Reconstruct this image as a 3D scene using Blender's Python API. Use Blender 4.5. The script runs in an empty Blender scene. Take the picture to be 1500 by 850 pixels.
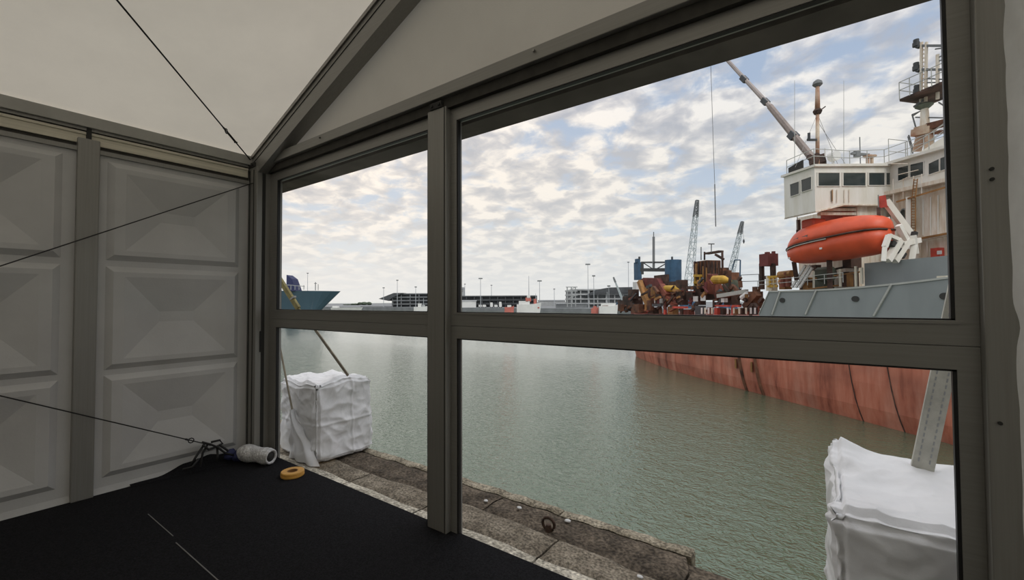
import bpy, bmesh, math, random
from mathutils import Vector, Matrix, noise
random.seed(7)
PI = math.pi
C = bpy.context.scene.collection
SC = bpy.context.scene

# ------------------------------------------------------------------ camera
F_PX, YAW, PITCH, ROLL, CAM_H = 638.8, .62627, .02568, -.00467, 1.55
CAM = Vector((0, 0, CAM_H))
_fwd = Vector((-math.sin(YAW)*math.cos(PITCH), math.cos(YAW)*math.cos(PITCH), math.sin(PITCH)))
_r0 = Vector((math.cos(YAW), math.sin(YAW), 0)); _u0 = _r0.cross(_fwd)
_r = _r0*math.cos(ROLL)+_u0*math.sin(ROLL); _u = -_r0*math.sin(ROLL)+_u0*math.cos(ROLL)
cd = bpy.data.cameras.new('camera'); cam = bpy.data.objects.new('camera', cd); C.objects.link(cam)
cd.sensor_fit = 'HORIZONTAL'; cd.sensor_width = 36; cd.lens = 36*F_PX/1500; cd.clip_start = .05; cd.clip_end = 3000
m4 = Matrix((_r, _u, -_fwd)).transposed().to_4x4(); m4.translation = CAM; cam.matrix_world = m4
SC.camera = cam

# ------------------------------------------------------------------ exposure, world, sun
SC.view_settings.view_transform = 'Standard'; SC.view_settings.look = 'None'
SC.view_settings.gamma = 1; SC.view_settings.use_curve_mapping = False
SC.view_settings.exposure = 0.0
w = bpy.data.worlds.new('sky'); SC.world = w; w.use_nodes = True
nt = w.node_tree; nt.nodes.clear()
def N(t, **k):
    n = nt.nodes.new(t)
    for a, b in k.items(): setattr(n, a, b)
    return n
def L(a, b): nt.links.new(a, b)
def ramp(inp, stops, interp='LINEAR'):
    n = N('ShaderNodeValToRGB'); e = n.color_ramp.elements; n.color_ramp.interpolation = interp
    while len(e) < len(stops): e.new(.5)
    for i, (p, c) in enumerate(stops):
        e[i].position = p; e[i].color = (c if hasattr(c, '__len__') else (c, c, c))[:3]+(1,) if hasattr(c, '__len__') else (c, c, c, 1)
    L(inp, n.inputs[0]); return n.outputs[0]
def math_(op, a, b=None):
    n = N('ShaderNodeMath', operation=op)
    for i, v in enumerate((a, b)):
        if v is None: continue
        if isinstance(v, (int, float)): n.inputs[i].default_value = v
        else: L(v, n.inputs[i])
    return n.outputs[0]
def mixc(f, a, b):
    n = N('ShaderNodeMix', data_type='RGBA')
    if isinstance(f, (int, float)): n.inputs[0].default_value = f
    else: L(f, n.inputs[0])
    for i, v in ((6, a), (7, b)):
        if isinstance(v, tuple): n.inputs[i].default_value = v+(1,)
        else: L(v, n.inputs[i])
    return n.outputs[2]
tc = N('ShaderNodeTexCoord'); sep = N('ShaderNodeSeparateXYZ'); L(tc.outputs['Generated'], sep.inputs[0])
zc = math_('MAXIMUM', sep.outputs[2], 0.0)
den = math_('ADD', zc, .24)
cx_ = math_('DIVIDE', sep.outputs[0], den); cy_ = math_('DIVIDE', sep.outputs[1], den)
cmb = N('ShaderNodeCombineXYZ'); L(cx_, cmb.inputs[0]); L(cy_, cmb.inputs[1])
def wnoise(scale, detail, rough, dist=0, off=0):
    mp = N('ShaderNodeMapping'); L(cmb.outputs[0], mp.inputs[0]); mp.inputs['Location'].default_value = (off, off*.7, off*.3)
    n = N('ShaderNodeTexNoise'); L(mp.outputs[0], n.inputs['Vector'])
    n.inputs['Scale'].default_value = scale; n.inputs['Detail'].default_value = detail
    n.inputs['Roughness'].default_value = rough; n.inputs['Distortion'].default_value = dist
    return n.outputs[0]
n1 = wnoise(6.0, 8, .55, .3, 3.1); n2 = wnoise(1.3, 3, .5, 0, 9.0); n3 = wnoise(8.0, 6, .5, .3, 1.7)
cov = math_('ADD', math_('MULTIPLY', n1, .62), math_('MULTIPLY', n2, .38))
band = ramp(zc, [(0.0, .03), (.14, -.0), (.26, 0.), (.38, .0), (.50, .09), (.7, .12)])
bandn = ramp(zc, [(.10, 0.), (.24, .03), (.38, 0.)])
cloud = ramp(math_('SUBTRACT', math_('ADD', cov, band), bandn), [(.37, 0.), (.49, 1.)], 'EASE')
blue = ramp(zc, [(0.0, (.62, .70, .75)), (.12, (.52, .63, .76)), (.30, (.42, .52, .69)), (.7, (.38, .47, .62))])
shade = ramp(n3, [(.37, (.46, .49, .57)), (.48, (.62, .63, .68)), (.59, (.93, .91, .90))])
warm_zenith_boost = ramp(zc, [(0.0, (1.0, .98, .92)), (.28, (1.03, 1.0, .94)), (.45, (1, 1, 1)), (.56, (1.0, 1.0, 1.02)), (.80, (2.1, 2.1, 2.1))])  # warm tint low down; unseen upper clouds brightened to light the outdoor surfaces
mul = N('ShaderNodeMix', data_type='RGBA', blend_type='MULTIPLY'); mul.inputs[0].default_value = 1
L(shade, mul.inputs[6]); L(warm_zenith_boost, mul.inputs[7])
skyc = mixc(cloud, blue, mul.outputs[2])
hz = ramp(zc, [(0.0, 1.), (.06, .85), (.20, .35), (.42, 0.)])
skyc = mixc(hz, skyc, (.71, .745, .77))
gr = ramp(math_('ADD', math_('MULTIPLY', sep.outputs[2], 1.0), .5), [(.46, (.12, .13, .12)), (.50, (.70, .75, .76))])
below = math_('LESS_THAN', sep.outputs[2], 0.0)
skyc = mixc(below, skyc, gr)
bg = N('ShaderNodeBackground'); az = N('ShaderNodeVectorMath', operation='DOT_PRODUCT'); L(tc.outputs['Generated'], az.inputs[0]); az.inputs[1].default_value = (-.94, .32, .12)
glow = ramp(az.outputs['Value'], [(.45, (1., 1., 1.)), (.80, (1.14, 1.09, 1.04)), (1., (1.27, 1.18, 1.10))], 'EASE')
gm_ = N('ShaderNodeMix', data_type='RGBA', blend_type='MULTIPLY'); gm_.inputs[0].default_value = 1; L(skyc, gm_.inputs[6]); L(glow, gm_.inputs[7]); skyc = gm_.outputs[2]
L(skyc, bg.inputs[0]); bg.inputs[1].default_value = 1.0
wo = N('ShaderNodeOutputWorld'); L(bg.outputs[0], wo.inputs[0])

sl = bpy.data.lights.new('sun', 'SUN'); so = bpy.data.objects.new('sun', sl); C.objects.link(so)
sl.energy = 1.4; sl.angle = math.radians(25); sl.color = (1, .97, .92)
so.rotation_euler = Vector((.75, -.60, .85)).to_track_quat('Z', 'Y').to_euler()

# ------------------------------------------------------------------ materials
def mat(name, col, rough=.6, metal=0., var=.12, scale=6., bump=0., bscale=None, spec=.4, col2=None, stretch=None, detail=5, trans=0.):
    m = bpy.data.materials.new(name); m.use_nodes = True; t = m.node_tree; b = t.nodes['Principled BSDF']
    tcn = t.nodes.new('ShaderNodeTexCoord'); mp = t.nodes.new('ShaderNodeMapping'); t.links.new(tcn.outputs['Object'], mp.inputs[0])
    if stretch: mp.inputs['Scale'].default_value = stretch
    nz = t.nodes.new('ShaderNodeTexNoise'); t.links.new(mp.outputs[0], nz.inputs['Vector'])
    nz.inputs['Scale'].default_value = scale; nz.inputs['Detail'].default_value = detail; nz.inputs['Roughness'].default_value = .62
    r = t.nodes.new('ShaderNodeValToRGB'); t.links.new(nz.outputs[0], r.inputs[0])
    c1 = tuple(c*(1-var) for c in col); c2 = tuple(min(1, c*(1+var)) for c in col) if col2 is None else col2
    r.color_ramp.elements[0].position = .36; r.color_ramp.elements[1].position = .66
    r.color_ramp.elements[0].color = c1+(1,); r.color_ramp.elements[1].color = c2+(1,)
    t.links.new(r.outputs[0], b.inputs['Base Color'])
    b.inputs['Roughness'].default_value = rough; b.inputs['Metallic'].default_value = metal
    b.inputs['Specular IOR Level'].default_value = spec
    if bump:
        nb = t.nodes.new('ShaderNodeTexNoise'); t.links.new(tcn.outputs['Object'], nb.inputs['Vector'])
        nb.inputs['Scale'].default_value = bscale or scale*3; nb.inputs['Detail'].default_value = 5
        bp = t.nodes.new('ShaderNodeBump'); bp.inputs['Strength'].default_value = bump; bp.inputs['Distance'].default_value = .02
        t.links.new(nb.outputs[0], bp.inputs['Height']); t.links.new(bp.outputs[0], b.inputs['Normal'])
    if trans:
        tr = t.nodes.new('ShaderNodeBsdfTranslucent'); t.links.new(r.outputs[0], tr.inputs[0])
        mx = t.nodes.new('ShaderNodeMixShader'); mx.inputs[0].default_value = trans
        t.links.new(b.outputs[0], mx.inputs[1]); t.links.new(tr.outputs[0], mx.inputs[2])
        t.links.new(mx.outputs[0], t.nodes['Material Output'].inputs[0])
    return m
M = {}
M['alu'] = mat('alu', (.27, .265, .245), .42, .35, .06, 3, stretch=(30, 30, .6))
M['alu_h'] = mat('alu_h', (.27, .265, .245), .42, .35, .06, 3, stretch=(.6, 30, 30))
M['alu_pale'] = mat('alu_pale', (.38, .375, .345), .5, .15, .08, 4)
M['gasket'] = mat('gasket', (.012, .012, .012), .5)
M['dark'] = mat('dark', (.03, .03, .028), .7)
M['darkgap'] = mat('darkgap', (.05, .047, .04), .8, 0, .2, 8)
M['panel'] = mat('panel', (.52, .52, .51), .55, 0, .05, 2.0, bump=.05, bscale=60)
M['cream'] = mat('cream', (.66, .62, .50), .6, 0, .12, 2, stretch=(30, .5, 30))
M['roof'] = mat('roof', (.77, .715, .60), .7, 0, .04, 1.5, bump=.12, bscale=120, trans=.34)
M['gable'] = mat('gable', (.60, .57, .50), .7, 0, .04, 1.2, bump=.1, bscale=120, trans=.27)
M['curtain'] = mat('curtain', (.82, .82, .80), .45, 0, .06, 4, bump=.6, bscale=9, trans=.45)
M['wall_tarp'] = mat('wall_tarp', (.86, .86, .84), .6, 0, .03, 2, trans=.5)  # unseen walls, made highly translucent to light the curtain from behind
M['carpet'] = mat('carpet', (.015, .015, .017), .95, 0, .35, 90, bump=.5, bscale=350, spec=.1, detail=3)
M['cable'] = mat('cable', (.02, .02, .02), .6)
M['steel'] = mat('steel', (.28, .27, .25), .4, .7, .15, 20)
M['tarp'] = mat('tarp', (.82, .82, .82), .42, 0, .05, 3, bump=.6, bscale=5, spec=.5)
M['strap'] = mat('strap', (.30, .26, .19), .6, 0, .3, 12)
M['strap_yellow'] = mat('strap_yellow', (.30, .25, .08), .6, 0, .3, 12)
M['strut'] = mat('strut', (.50, .49, .43), .5, .1, .15, 10)
M['tape'] = mat('tape', (.62, .33, .07), .45, 0, .12, 15)
M['navy'] = mat('navy', (.025, .03, .09), .7)
M['silver'] = mat('silver', (.62, .62, .62), .45, .1, .25, 14, bump=.8, bscale=40)
M['orange'] = mat('orange', (.62, .085, .03), .42, 0, .12, 1.2)
M['orange_dk'] = mat('orange_dk', (.42, .05, .02), .5)
M['shipwhite'] = mat('shipwhite', (.70, .67, .58), .5, 0, .06, .5, col2=(.76, .74, .69), stretch=(3, 3, .6))
M['shiprust'] = mat('shiprust', (.66, .54, .40), .7, 0, .12, 1.6, col2=(.80, .77, .69), stretch=(2, 2, .35), detail=8)
M['shipgrey'] = mat('shipgrey', (.235, .26, .26), .5, 0, .07, .7, stretch=(1, 1, .4))
M['shipgrey_pale'] = mat('shipgrey_pale', (.40, .41, .38), .5, 0, .1, 1)
M['winglass'] = mat('winglass', (.03, .04, .04), .12, 0, .3, .5, spec=.6)
M['rust'] = mat('rust', (.085, .038, .022), .8, 0, .5, .9, col2=(.20, .085, .045))
M['rustdk'] = mat('rustdk', (.04, .024, .02), .8, 0, .5, 1.2, col2=(.10, .055, .04))
M['rustred'] = mat('rustred', (.14, .035, .025), .75, 0, .4, .8, col2=(.26, .08, .05))
M['maroon'] = mat('maroon', (.13, .03, .028), .7, 0, .3, .8)
M['redpaint'] = mat('redpaint', (.45, .06, .04), .6, 0, .3, 1.5)
M['tankblue'] = mat('tankblue', (.035, .09, .16), .6, 0, .25, 1)
M['yellow'] = mat('yellow', (.45, .27, .03), .6, 0, .25, 1)
M['ochre'] = mat('ochre', (.30, .15, .05), .7, 0, .4, 1)
M['greengrey'] = mat('greengrey', (.10, .12, .09), .7, 0, .3, 1)
M['farwhite'] = mat('farwhite', (.66, .66, .64), .6, 0, .06, .2)
M['farred'] = mat('farred', (.45, .14, .11), .6, 0, .15, .4)
M['fargrey'] = mat('fargrey', (.17, .18, .185), .7, 0, .15, .2)
M['farmid'] = mat('farmid', (.34, .35, .35), .7, 0, .15, .2)
M['fardark'] = mat('fardark', (.06, .065, .07), .7, 0, .3, .15)
M['farblue'] = mat('farblue', (.035, .075, .10), .5, 0, .12, .1)
M['pole'] = mat('pole', (.38, .40, .42), .6)
M['foliage'] = mat('foliage', (.07, .09, .06), .9, 0, .3, .2)
M['mastpaint'] = mat('mastpaint', (.40, .20, .12), .6, 0, .2, .8, col2=(.58, .50, .38))
M['seam'] = mat('seam', (.16, .16, .155), .6)
M['ringrust'] = mat('ringrust', (.07, .04, .025), .8, 0, .4, 20)

def new_nodes(name):
    m = bpy.data.materials.new(name); m.use_nodes = True; return m, m.node_tree, m.node_tree.nodes['Principled BSDF']
# window glass: a thin sheet, clear with a faint reflection
m, t, b = new_nodes('glass'); t.nodes.remove(b)
tr = t.nodes.new('ShaderNodeBsdfTransparent'); tr.inputs[0].default_value = (.97, .975, .97, 1)
gl = t.nodes.new('ShaderNodeBsdfGlossy'); gl.inputs['Roughness'].default_value = .02
fr = t.nodes.new('ShaderNodeFresnel'); fr.inputs[0].default_value = 1.25
mx = t.nodes.new('ShaderNodeMixShader'); t.links.new(fr.outputs[0], mx.inputs[0]); t.links.new(tr.outputs[0], mx.inputs[1]); t.links.new(gl.outputs[0], mx.inputs[2])
t.links.new(mx.outputs[0], t.nodes['Material Output'].inputs[0]); M['glass'] = m
# harbour water
m, t, b = new_nodes('water')
b.inputs['Base Color'].default_value = (.072, .098, .062, 1); b.inputs['Roughness'].default_value = .05; b.inputs['IOR'].default_value = 1.75; b.inputs['Specular Tint'].default_value = (.90, 1, .93, 1)
tcn = t.nodes.new('ShaderNodeTexCoord')
def wn(scale, sx, sy, det, dist):
    mp = t.nodes.new('ShaderNodeMapping'); mp.inputs['Scale'].default_value = (sx, sy, 1); mp.inputs['Rotation'].default_value = (0, 0, .5)
    t.links.new(tcn.outputs['Object'], mp.inputs[0])
    n = t.nodes.new('ShaderNodeTexNoise'); n.inputs['Scale'].default_value = scale; n.inputs['Detail'].default_value = det; n.inputs['Distortion'].default_value = dist
    t.links.new(mp.outputs[0], n.inputs['Vector']); return n.outputs[0]
a1 = wn(3.3, 1, 1.45, 2.2, 1.4); a2 = wn(.9, 1, 1.5, 2, .3)
ad = t.nodes.new('ShaderNodeMath'); ad.operation = 'MULTIPLY_ADD'; t.links.new(a2, ad.inputs[0]); ad.inputs[1].default_value = 1.0; t.links.new(a1, ad.inputs[2])
sx_ = t.nodes.new('ShaderNodeSeparateXYZ'); t.links.new(tcn.outputs['Object'], sx_.inputs[0])
mr = t.nodes.new('ShaderNodeMapRange'); t.links.new(sx_.outputs[1], mr.inputs[0])
for k_, v_ in zip((1, 2, 3, 4), (12, 48, 1.0, .10)): mr.inputs[k_].default_value = v_      # livelier chop near our quay
bp = t.nodes.new('ShaderNodeBump'); bp.inputs['Distance'].default_value = .105; t.links.new(mr.outputs[0], bp.inputs['Strength'])
t.links.new(ad.outputs[0], bp.inputs['Height']); t.links.new(bp.outputs[0], b.inputs['Normal']); M['water'] = m
# quay stone
def stone(name, c1, c2, sc):
    m, t, b = new_nodes(name); tcn = t.nodes.new('ShaderNodeTexCoord')
    n = t.nodes.new('ShaderNodeTexNoise'); n.inputs['Scale'].default_value = 5; n.inputs['Detail'].default_value = 8; n.inputs['Roughness'].default_value = .7
    v = t.nodes.new('ShaderNodeTexNoise'); v.inputs['Scale'].default_value = sc; v.inputs['Detail'].default_value = 3
    t.links.new(tcn.outputs['Object'], n.inputs['Vector']); t.links.new(tcn.outputs['Object'], v.inputs['Vector'])
    r = t.nodes.new('ShaderNodeValToRGB'); r.color_ramp.elements[0].position = .38; r.color_ramp.elements[1].position = .62
    r.color_ramp.elements[0].color = c1+(1,); r.color_ramp.elements[1].color = c2+(1,); t.links.new(n.outputs[0], r.inputs[0])
    r2 = t.nodes.new('ShaderNodeValToRGB'); r2.color_ramp.elements[0].position = .35; r2.color_ramp.elements[1].position = .68
    r2.color_ramp.elements[0].color = (.32, .32, .32, 1); r2.color_ramp.elements[1].color = (1.75, 1.75, 1.75, 1); t.links.new(v.outputs[0], r2.inputs[0])
    mm = t.nodes.new('ShaderNodeMix'); mm.data_type = 'RGBA'; mm.blend_type = 'MULTIPLY'; mm.inputs[0].default_value = .75
    t.links.new(r.outputs[0], mm.inputs[6]); t.links.new(r2.outputs[0], mm.inputs[7]); t.links.new(mm.outputs[2], b.inputs['Base Color'])
    b.inputs['Roughness'].default_value = .9; b.inputs['Specular IOR Level'].default_value = .2
    bp = t.nodes.new('ShaderNodeBump'); bp.inputs['Strength'].default_value = .9; bp.inputs['Distance'].default_value = .012
    t.links.new(v.outputs[0], bp.inputs['Height']); t.links.new(bp.outputs[0], b.inputs['Normal']); M[name] = m
stone('stone_pale', (.36, .33, .26), (.60, .55, .45), 42)
stone('stone_mid', (.15, .125, .092), (.29, .25, .19), 55)
stone('stone_dark', (.065, .052, .038), (.15, .12, .088), 45)
stone('stone_edge', (.20, .17, .12), (.42, .37, .28), 50)
# ship hull: red-orange antifouling with vertical streaks and rust, grey above
m, t, b = new_nodes('hull'); tcn = t.nodes.new('ShaderNodeTexCoord')
mp = t.nodes.new('ShaderNodeMapping'); mp.inputs['Scale'].default_value = (1, 1, .12); t.links.new(tcn.outputs['Object'], mp.inputs[0])
n = t.nodes.new('ShaderNodeTexNoise'); n.inputs['Scale'].default_value = 1.3; n.inputs['Detail'].default_value = 7; n.inputs['Roughness'].default_value = .65; t.links.new(mp.outputs[0], n.inputs['Vector'])
r = t.nodes.new('ShaderNodeValToRGB'); t.links.new(n.outputs[0], r.inputs[0]); e = r.color_ramp.elements
e[0].position = .30; e[0].color = (.16, .035, .02, 1); e[1].position = .70; e[1].color = (.52, .23, .16, 1); x = e.new(.46); x.color = (.40, .125, .075, 1)
n2_ = t.nodes.new('ShaderNodeTexNoise'); n2_.inputs['Scale'].default_value = .5; n2_.inputs['Detail'].default_value = 6; t.links.new(tcn.outputs['Object'], n2_.inputs['Vector'])
r2 = t.nodes.new('ShaderNodeValToRGB'); r2.color_ramp.elements[0].position = .35; r2.color_ramp.elements[1].position = .6
r2.color_ramp.elements[0].color = (.75, .75, .75, 1); r2.color_ramp.elements[1].color = (1.1, 1.08, 1.05, 1); t.links.new(n2_.outputs[0], r2.inputs[0])
mm = t.nodes.new('ShaderNodeMix'); mm.data_type = 'RGBA'; mm.blend_type = 'MULTIPLY'; mm.inputs[0].default_value = 1
t.links.new(r.outputs[0], mm.inputs[6]); t.links.new(r2.outputs[0], mm.inputs[7]); t.links.new(mm.outputs[2], b.inputs['Base Color'])
b.inputs['Roughness'].default_value = .6; M['hull'] = m

# ------------------------------------------------------------------ mesh helpers
class MB:
    def __init__(s): s.bm = bmesh.new()
    def face(s, pts):
        vs = [s.bm.verts.new(p) for p in pts]
        try: return s.bm.faces.new(vs)
        except ValueError: return None
    def hexa(s, p):   # 8 points: bottom 4 ccw, top 4
        v = [s.bm.verts.new(q) for q in p]
        for f in ((3, 2, 1, 0), (4, 5, 6, 7), (0, 1, 5, 4), (1, 2, 6, 5), (2, 3, 7, 6), (3, 0, 4, 7)): s.bm.faces.new([v[i] for i in f])
        return s
    def box(s, x0, x1, y0, y1, z0, z1):
        return s.hexa([(x0, y0, z0), (x1, y0, z0), (x1, y1, z0), (x0, y1, z0), (x0, y0, z1), (x1, y0, z1), (x1, y1, z1), (x0, y1, z1)])
    def fbox(s, fr, a0, a1, b0, b1, z0, z1):  # box in a frame function fr(a,b,z)
        return s.hexa([fr(a0, b0, z0), fr(a1, b0, z0), fr(a1, b1, z0), fr(a0, b1, z0), fr(a0, b0, z1), fr(a1, b0, z1), fr(a1, b1, z1), fr(a0, b1, z1)])
    def prism(s, pts, off):   # polygon extruded by vector off
        a = [s.bm.verts.new(p) for p in pts]; off = Vector(off); b = [s.bm.verts.new(Vector(p)+off) for p in pts]
        n = len(a); s.bm.faces.new(a[::-1]); s.bm.faces.new(b)
        for i in range(n): s.bm.faces.new([a[i], a[(i+1) % n], b[(i+1) % n], b[i]])
        return s
    def bar(s, p, q, w, h=None, up=(0, 0, 1)):  # rectangular bar
        p, q = Vector(p), Vector(q); d = (q-p).normalized(); up = Vector(up)
        if abs(d.dot(up)) > .95: up = Vector((1, 0, 0))
        sd = d.cross(up).normalized()*(w/2); u = sd.normalized().cross(d).normalized()*((h or w)/2)
        return s.hexa([p-sd-u, p+sd-u, q+sd-u, q-sd-u, p-sd+u, p+sd+u, q+sd+u, q-sd+u])
    def tube(s, pts, r, seg=8, r2=None):
        pts = [Vector(p) for p in pts]; rings = []
        for i, p in enumerate(pts):
            d = (pts[min(i+1, len(pts)-1)]-pts[max(i-1, 0)]).normalized()
            up = Vector((0, 0, 1)) if abs(d.z) < .9 else Vector((1, 0, 0))
            a = d.cross(up).normalized(); b = a.cross(d)
            rr = r if r2 is None else r+(r2-r)*i/(len(pts)-1)
            if hasattr(r, '__len__'): rr = r[i]
            rings.append([s.bm.verts.new(p+a*rr*math.cos(2*PI*k/seg)+b*rr*math.sin(2*PI*k/seg)) for k in range(seg)])
        for A, B in zip(rings, rings[1:]):
            for k in range(seg): s.bm.faces.new([A[k], A[(k+1) % seg], B[(k+1) % seg], B[k]])
        s.bm.faces.new(rings[0][::-1]); s.bm.faces.new(rings[-1]); return s
    def loft(s, rings, close=True, cap=True):
        R = [[s.bm.verts.new(p) for p in r] for r in rings]; n = len(R[0])
        for A, B in zip(R, R[1:]):
            for k in range(n if close else n-1): s.bm.faces.new([A[k], A[(k+1) % n], B[(k+1) % n], B[k]])
        if cap and close: s.bm.faces.new(R[0][::-1]); s.bm.faces.new(R[-1])
        return s
    def grid(s, fn, nu, nv):
        V = [[s.bm.verts.new(fn(i/nu, j/nv)) for j in range(nv+1)] for i in range(nu+1)]
        for i in range(nu):
            for j in range(nv): s.bm.faces.new([V[i][j], V[i+1][j], V[i+1][j+1], V[i][j+1]])
        return s
    def build(s, name, material, parent=None, smooth=False, bevel=0, loc=None):
        bmesh.ops.remove_doubles(s.bm, verts=s.bm.verts, dist=1e-5)
        bmesh.ops.recalc_face_normals(s.bm, faces=s.bm.faces)
        o0 = Vector((0, 0, 0))
        if parent is not None:
            q = parent
            while q is not None: o0 += q.location; q = q.parent
        elif loc is not None: o0 = Vector(loc)
        else:
            xs = [v.co for v in s.bm.verts]
            o0 = Vector(((min(v.x for v in xs)+max(v.x for v in xs))/2, (min(v.y for v in xs)+max(v.y for v in xs))/2, min(v.z for v in xs)))
        for v in s.bm.verts: v.co -= o0
        me = bpy.data.meshes.new(name); s.bm.to_mesh(me); s.bm.free()
        me.materials.append(material if not isinstance(material, str) else M[material])
        if smooth:
            for p in me.polygons: p.use_smooth = True
        ob = bpy.data.objects.new(name, me); C.objects.link(ob)
        if parent is not None: ob.parent = parent
        else: ob.location = o0
        if bevel:
            md = ob.modifiers.new('bevel', 'BEVEL'); md.width = bevel; md.segments = 2; md.limit_method = 'ANGLE'
        return ob
def tag(o, label=None, cat=None, group=None, kind=None):
    if label: o['label'] = label
    if cat: o['category'] = cat
    if group: o['group'] = group
    if kind: o['kind'] = kind
    return o
def empty(name, loc, label=None, cat=None, group=None, kind=None):
    o = bpy.data.objects.new(name, None); C.objects.link(o); o.location = loc; o.empty_display_size = .1
    return tag(o, label, cat, group, kind)

def _ray(x, y): return _fwd+_r*((x-750)/F_PX)+_u*((425-y)/F_PX)
def at_z(x, y, z): d = _ray(x, y); return CAM+d*((z-CAM_H)/d.z)
def at_y(x, y, Y): d = _ray(x, y); return CAM+d*(Y/d.y)
def at_x(x, y, X): d = _ray(x, y); return CAM+d*(X/d.x)
def at_d(x, y, D): return CAM+_ray(x, y)*D

# ================================================================== the marquee
XW, YG, XR = -4.82, 2.17, 8.2          # left wall, window wall, far right wall
ZE, SL, XRIDGE = 3.055, .395, 1.7        # eave height, roof slope, ridge
YB = -5.0
zr = lambda x: ZE+SL*(min(x, 2*XRIDGE-x)-XW)

# floor: carpet on a low deck
f = MB(); f.grid(lambda u, v: (XW-.02+(XR-XW+.02)*u, YB+(2.19-YB)*v, 0), 26, 14)
f.box(XW-.02, XR, YB, 2.188, -.115, -.004)
tag(f.build('floor', 'carpet'), kind='structure')
s = MB()
s.box(-4.07, -3.55, 1.053, 1.058, -.002, .0022); s.box(-3.44, -2.3, 1.035, 1.041, -.002, .0022)
tag(s.build('trim_1', 'seam'), kind='structure')

# left wall: relief panels between posts
wl = empty('wall_left', (XW, 0, 0), kind='structure')
cells = [(.125, .955), (1.0, 1.855), (1.905, 2.725)]
def relief(y0, y1, z0, z1, mb):
    # raised plateau with a sunken truncated pyramid; wall face at XW, relief grows towards +x
    def rect(iy, iz, x, jy=0): return [(x, y0+iy, z0+iz), (x, y1-iy, z0+iz), (x, y1-iy, z1-iz), (x, y0+iy, z1-iz)]
    hy = (y1-y0)/2; hz = (z1-z0)/2
    R = [rect(0, 0, XW), rect(.045, .045, XW+.034), rect(.115, .085, XW+.034), rect(hy-.13, hz-.045, XW-.028)]
    R = [[mb.bm.verts.new(p) for p in r] for r in R]
    for A, B in zip(R, R[1:]):
        for k in range(4): mb.bm.faces.new([A[k], A[(k+1) % 4], B[(k+1) % 4], B[k]])
    mb.bm.faces.new(R[-1])
PITCH_Y = 1.262
for k in range(6):
    yl = .945-k*PITCH_Y; yr = yl+1.0
    mb = MB()
    a0, a1 = yl-.06, yr+.085
    for z0, z1 in cells: relief(yl, yr, z0, z1, mb)
    zs = [0.0]+[q for c in cells for q in c]+[2.80]
    for z0, z1 in zip(zs[::2], zs[1::2]): mb.face([(XW, a0, z0), (XW, a1, z0), (XW, a1, z1), (XW, a0, z1)])
    for ya, yb in ((a0, yl), (yr, a1)):
        for z0, z1 in cells: mb.face([(XW, ya, z0), (XW, yb, z0), (XW, yb, z1), (XW, ya, z1)])
    p = mb.build('panel', 'panel', wl)
    g = MB(); g.box(XW-.01, XW+.022, a0, a1, 2.765, 2.80); g.box(XW-.06, XW-.04, a0, a1, -.1, 2.83); g.build('panel_edge', 'alu', wl)
# strip of cream board above the panels
mb = MB(); mb.box(XW-.03, XW-.005, YB, 2.06, 2.800, 2.965); mb.build('backing_board', 'darkgap', wl)
mb = MB(); mb.box(XW-.005, XW+.012, YB, 2.02, 2.832, 2.905); mb.box(XW-.005, XW+.022, YB, 2.02, 2.905, 2.925)
mb.build('board', 'cream', wl)
mb = MB(); mb.prism([(XW, YB, 0), (XW+.012, YB, 0), (XW, YB, .05)], (0, 2.05-YB, 0)); mb.build('skirting', 'panel', wl)

# intermediate wall posts
for k in range(4):
    yc = .825-k*PITCH_Y
    e = empty('wall_post', (XW, yc, 0), 'slim grey aluminium post between two relief wall panels on the left' if k == 0 else ['slim grey post nearest the camera side of the left wall', 'slim grey post second outside the left picture edge', 'slim grey post third outside the left picture edge'][k-1], 'post')
    mb = MB(); mb.box(XW-.03, XW+.045, yc-.066, yc+.066, 0, 2.868); mb.build('shaft', 'alu', e, bevel=.006)
    mb = MB(); mb.box(XW, XW+.034, yc-.015, yc+.015, 2.865, 2.957); mb.build('bracket', M['dark'], e)
# eave beam
e = empty('eave_beam', (XW, 0, 2.95), 'long grey aluminium eave beam above the left wall panels', 'beam')
mb = MB(); mb.box(XW-.06, XW+.055, YB, 2.06, 2.958, 3.052); mb.build('profile', 'alu_pale', e, bevel=.004)
mb = MB(); mb.box(XW-.04, XW+.03, YB, 2.06, 2.935, 2.958); mb.build('lower_lip', 'alu', e)

# roof and other walls
def sheet(x0, x1, y0, y1):
    mb = MB()
    mb.grid(lambda u, v: (x0+(x1-x0)*u, y0+(y1-y0)*v, zr(x0+(x1-x0)*u)-.035*math.sin(PI*u)*math.sin(PI*v)+.006*math.sin(9*v+4*u)), 24, 24); return mb
tag(sheet(XW-.05, XRIDGE, YB, 2.20).build('ceiling', 'roof', smooth=True), kind='structure')
tag(sheet(XRIDGE, XR+.05, YB, 2.20).build('ceiling', 'roof', smooth=True), kind='structure')
mb = MB(); mb.face([(XW, YB, -.1), (XR, YB, -.1), (XR, YB, ZE), (XRIDGE, YB, zr(XRIDGE)), (XW, YB, ZE)])
tag(mb.build('wall_back', 'gable'), kind='structure')
mb = MB(); mb.face([(XR, YB, -.1), (XR, 2.2, -.1), (XR, 2.2, ZE), (XR, YB, ZE)]); tag(mb.build('wall_right', 'wall_tarp'), kind='structure')
mb = MB()
mb.face([(XW+.1, 2.19, 2.99), (XR, 2.19, 2.99), (XR, 2.19, ZE-.02), (XRIDGE, 2.19, zr(XRIDGE)-.02), (XW+.1, 2.19, ZE+.02)])
wf = tag(mb.build('wall_front', 'gable'), kind='structure')
mb = MB(); mb.face([(.64, 2.20, -.1), (XR, 2.20, -.1), (XR, 2.20, 2.98), (.64, 2.20, 2.98)]); mb.build('side_sheet', 'wall_tarp', wf)

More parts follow.
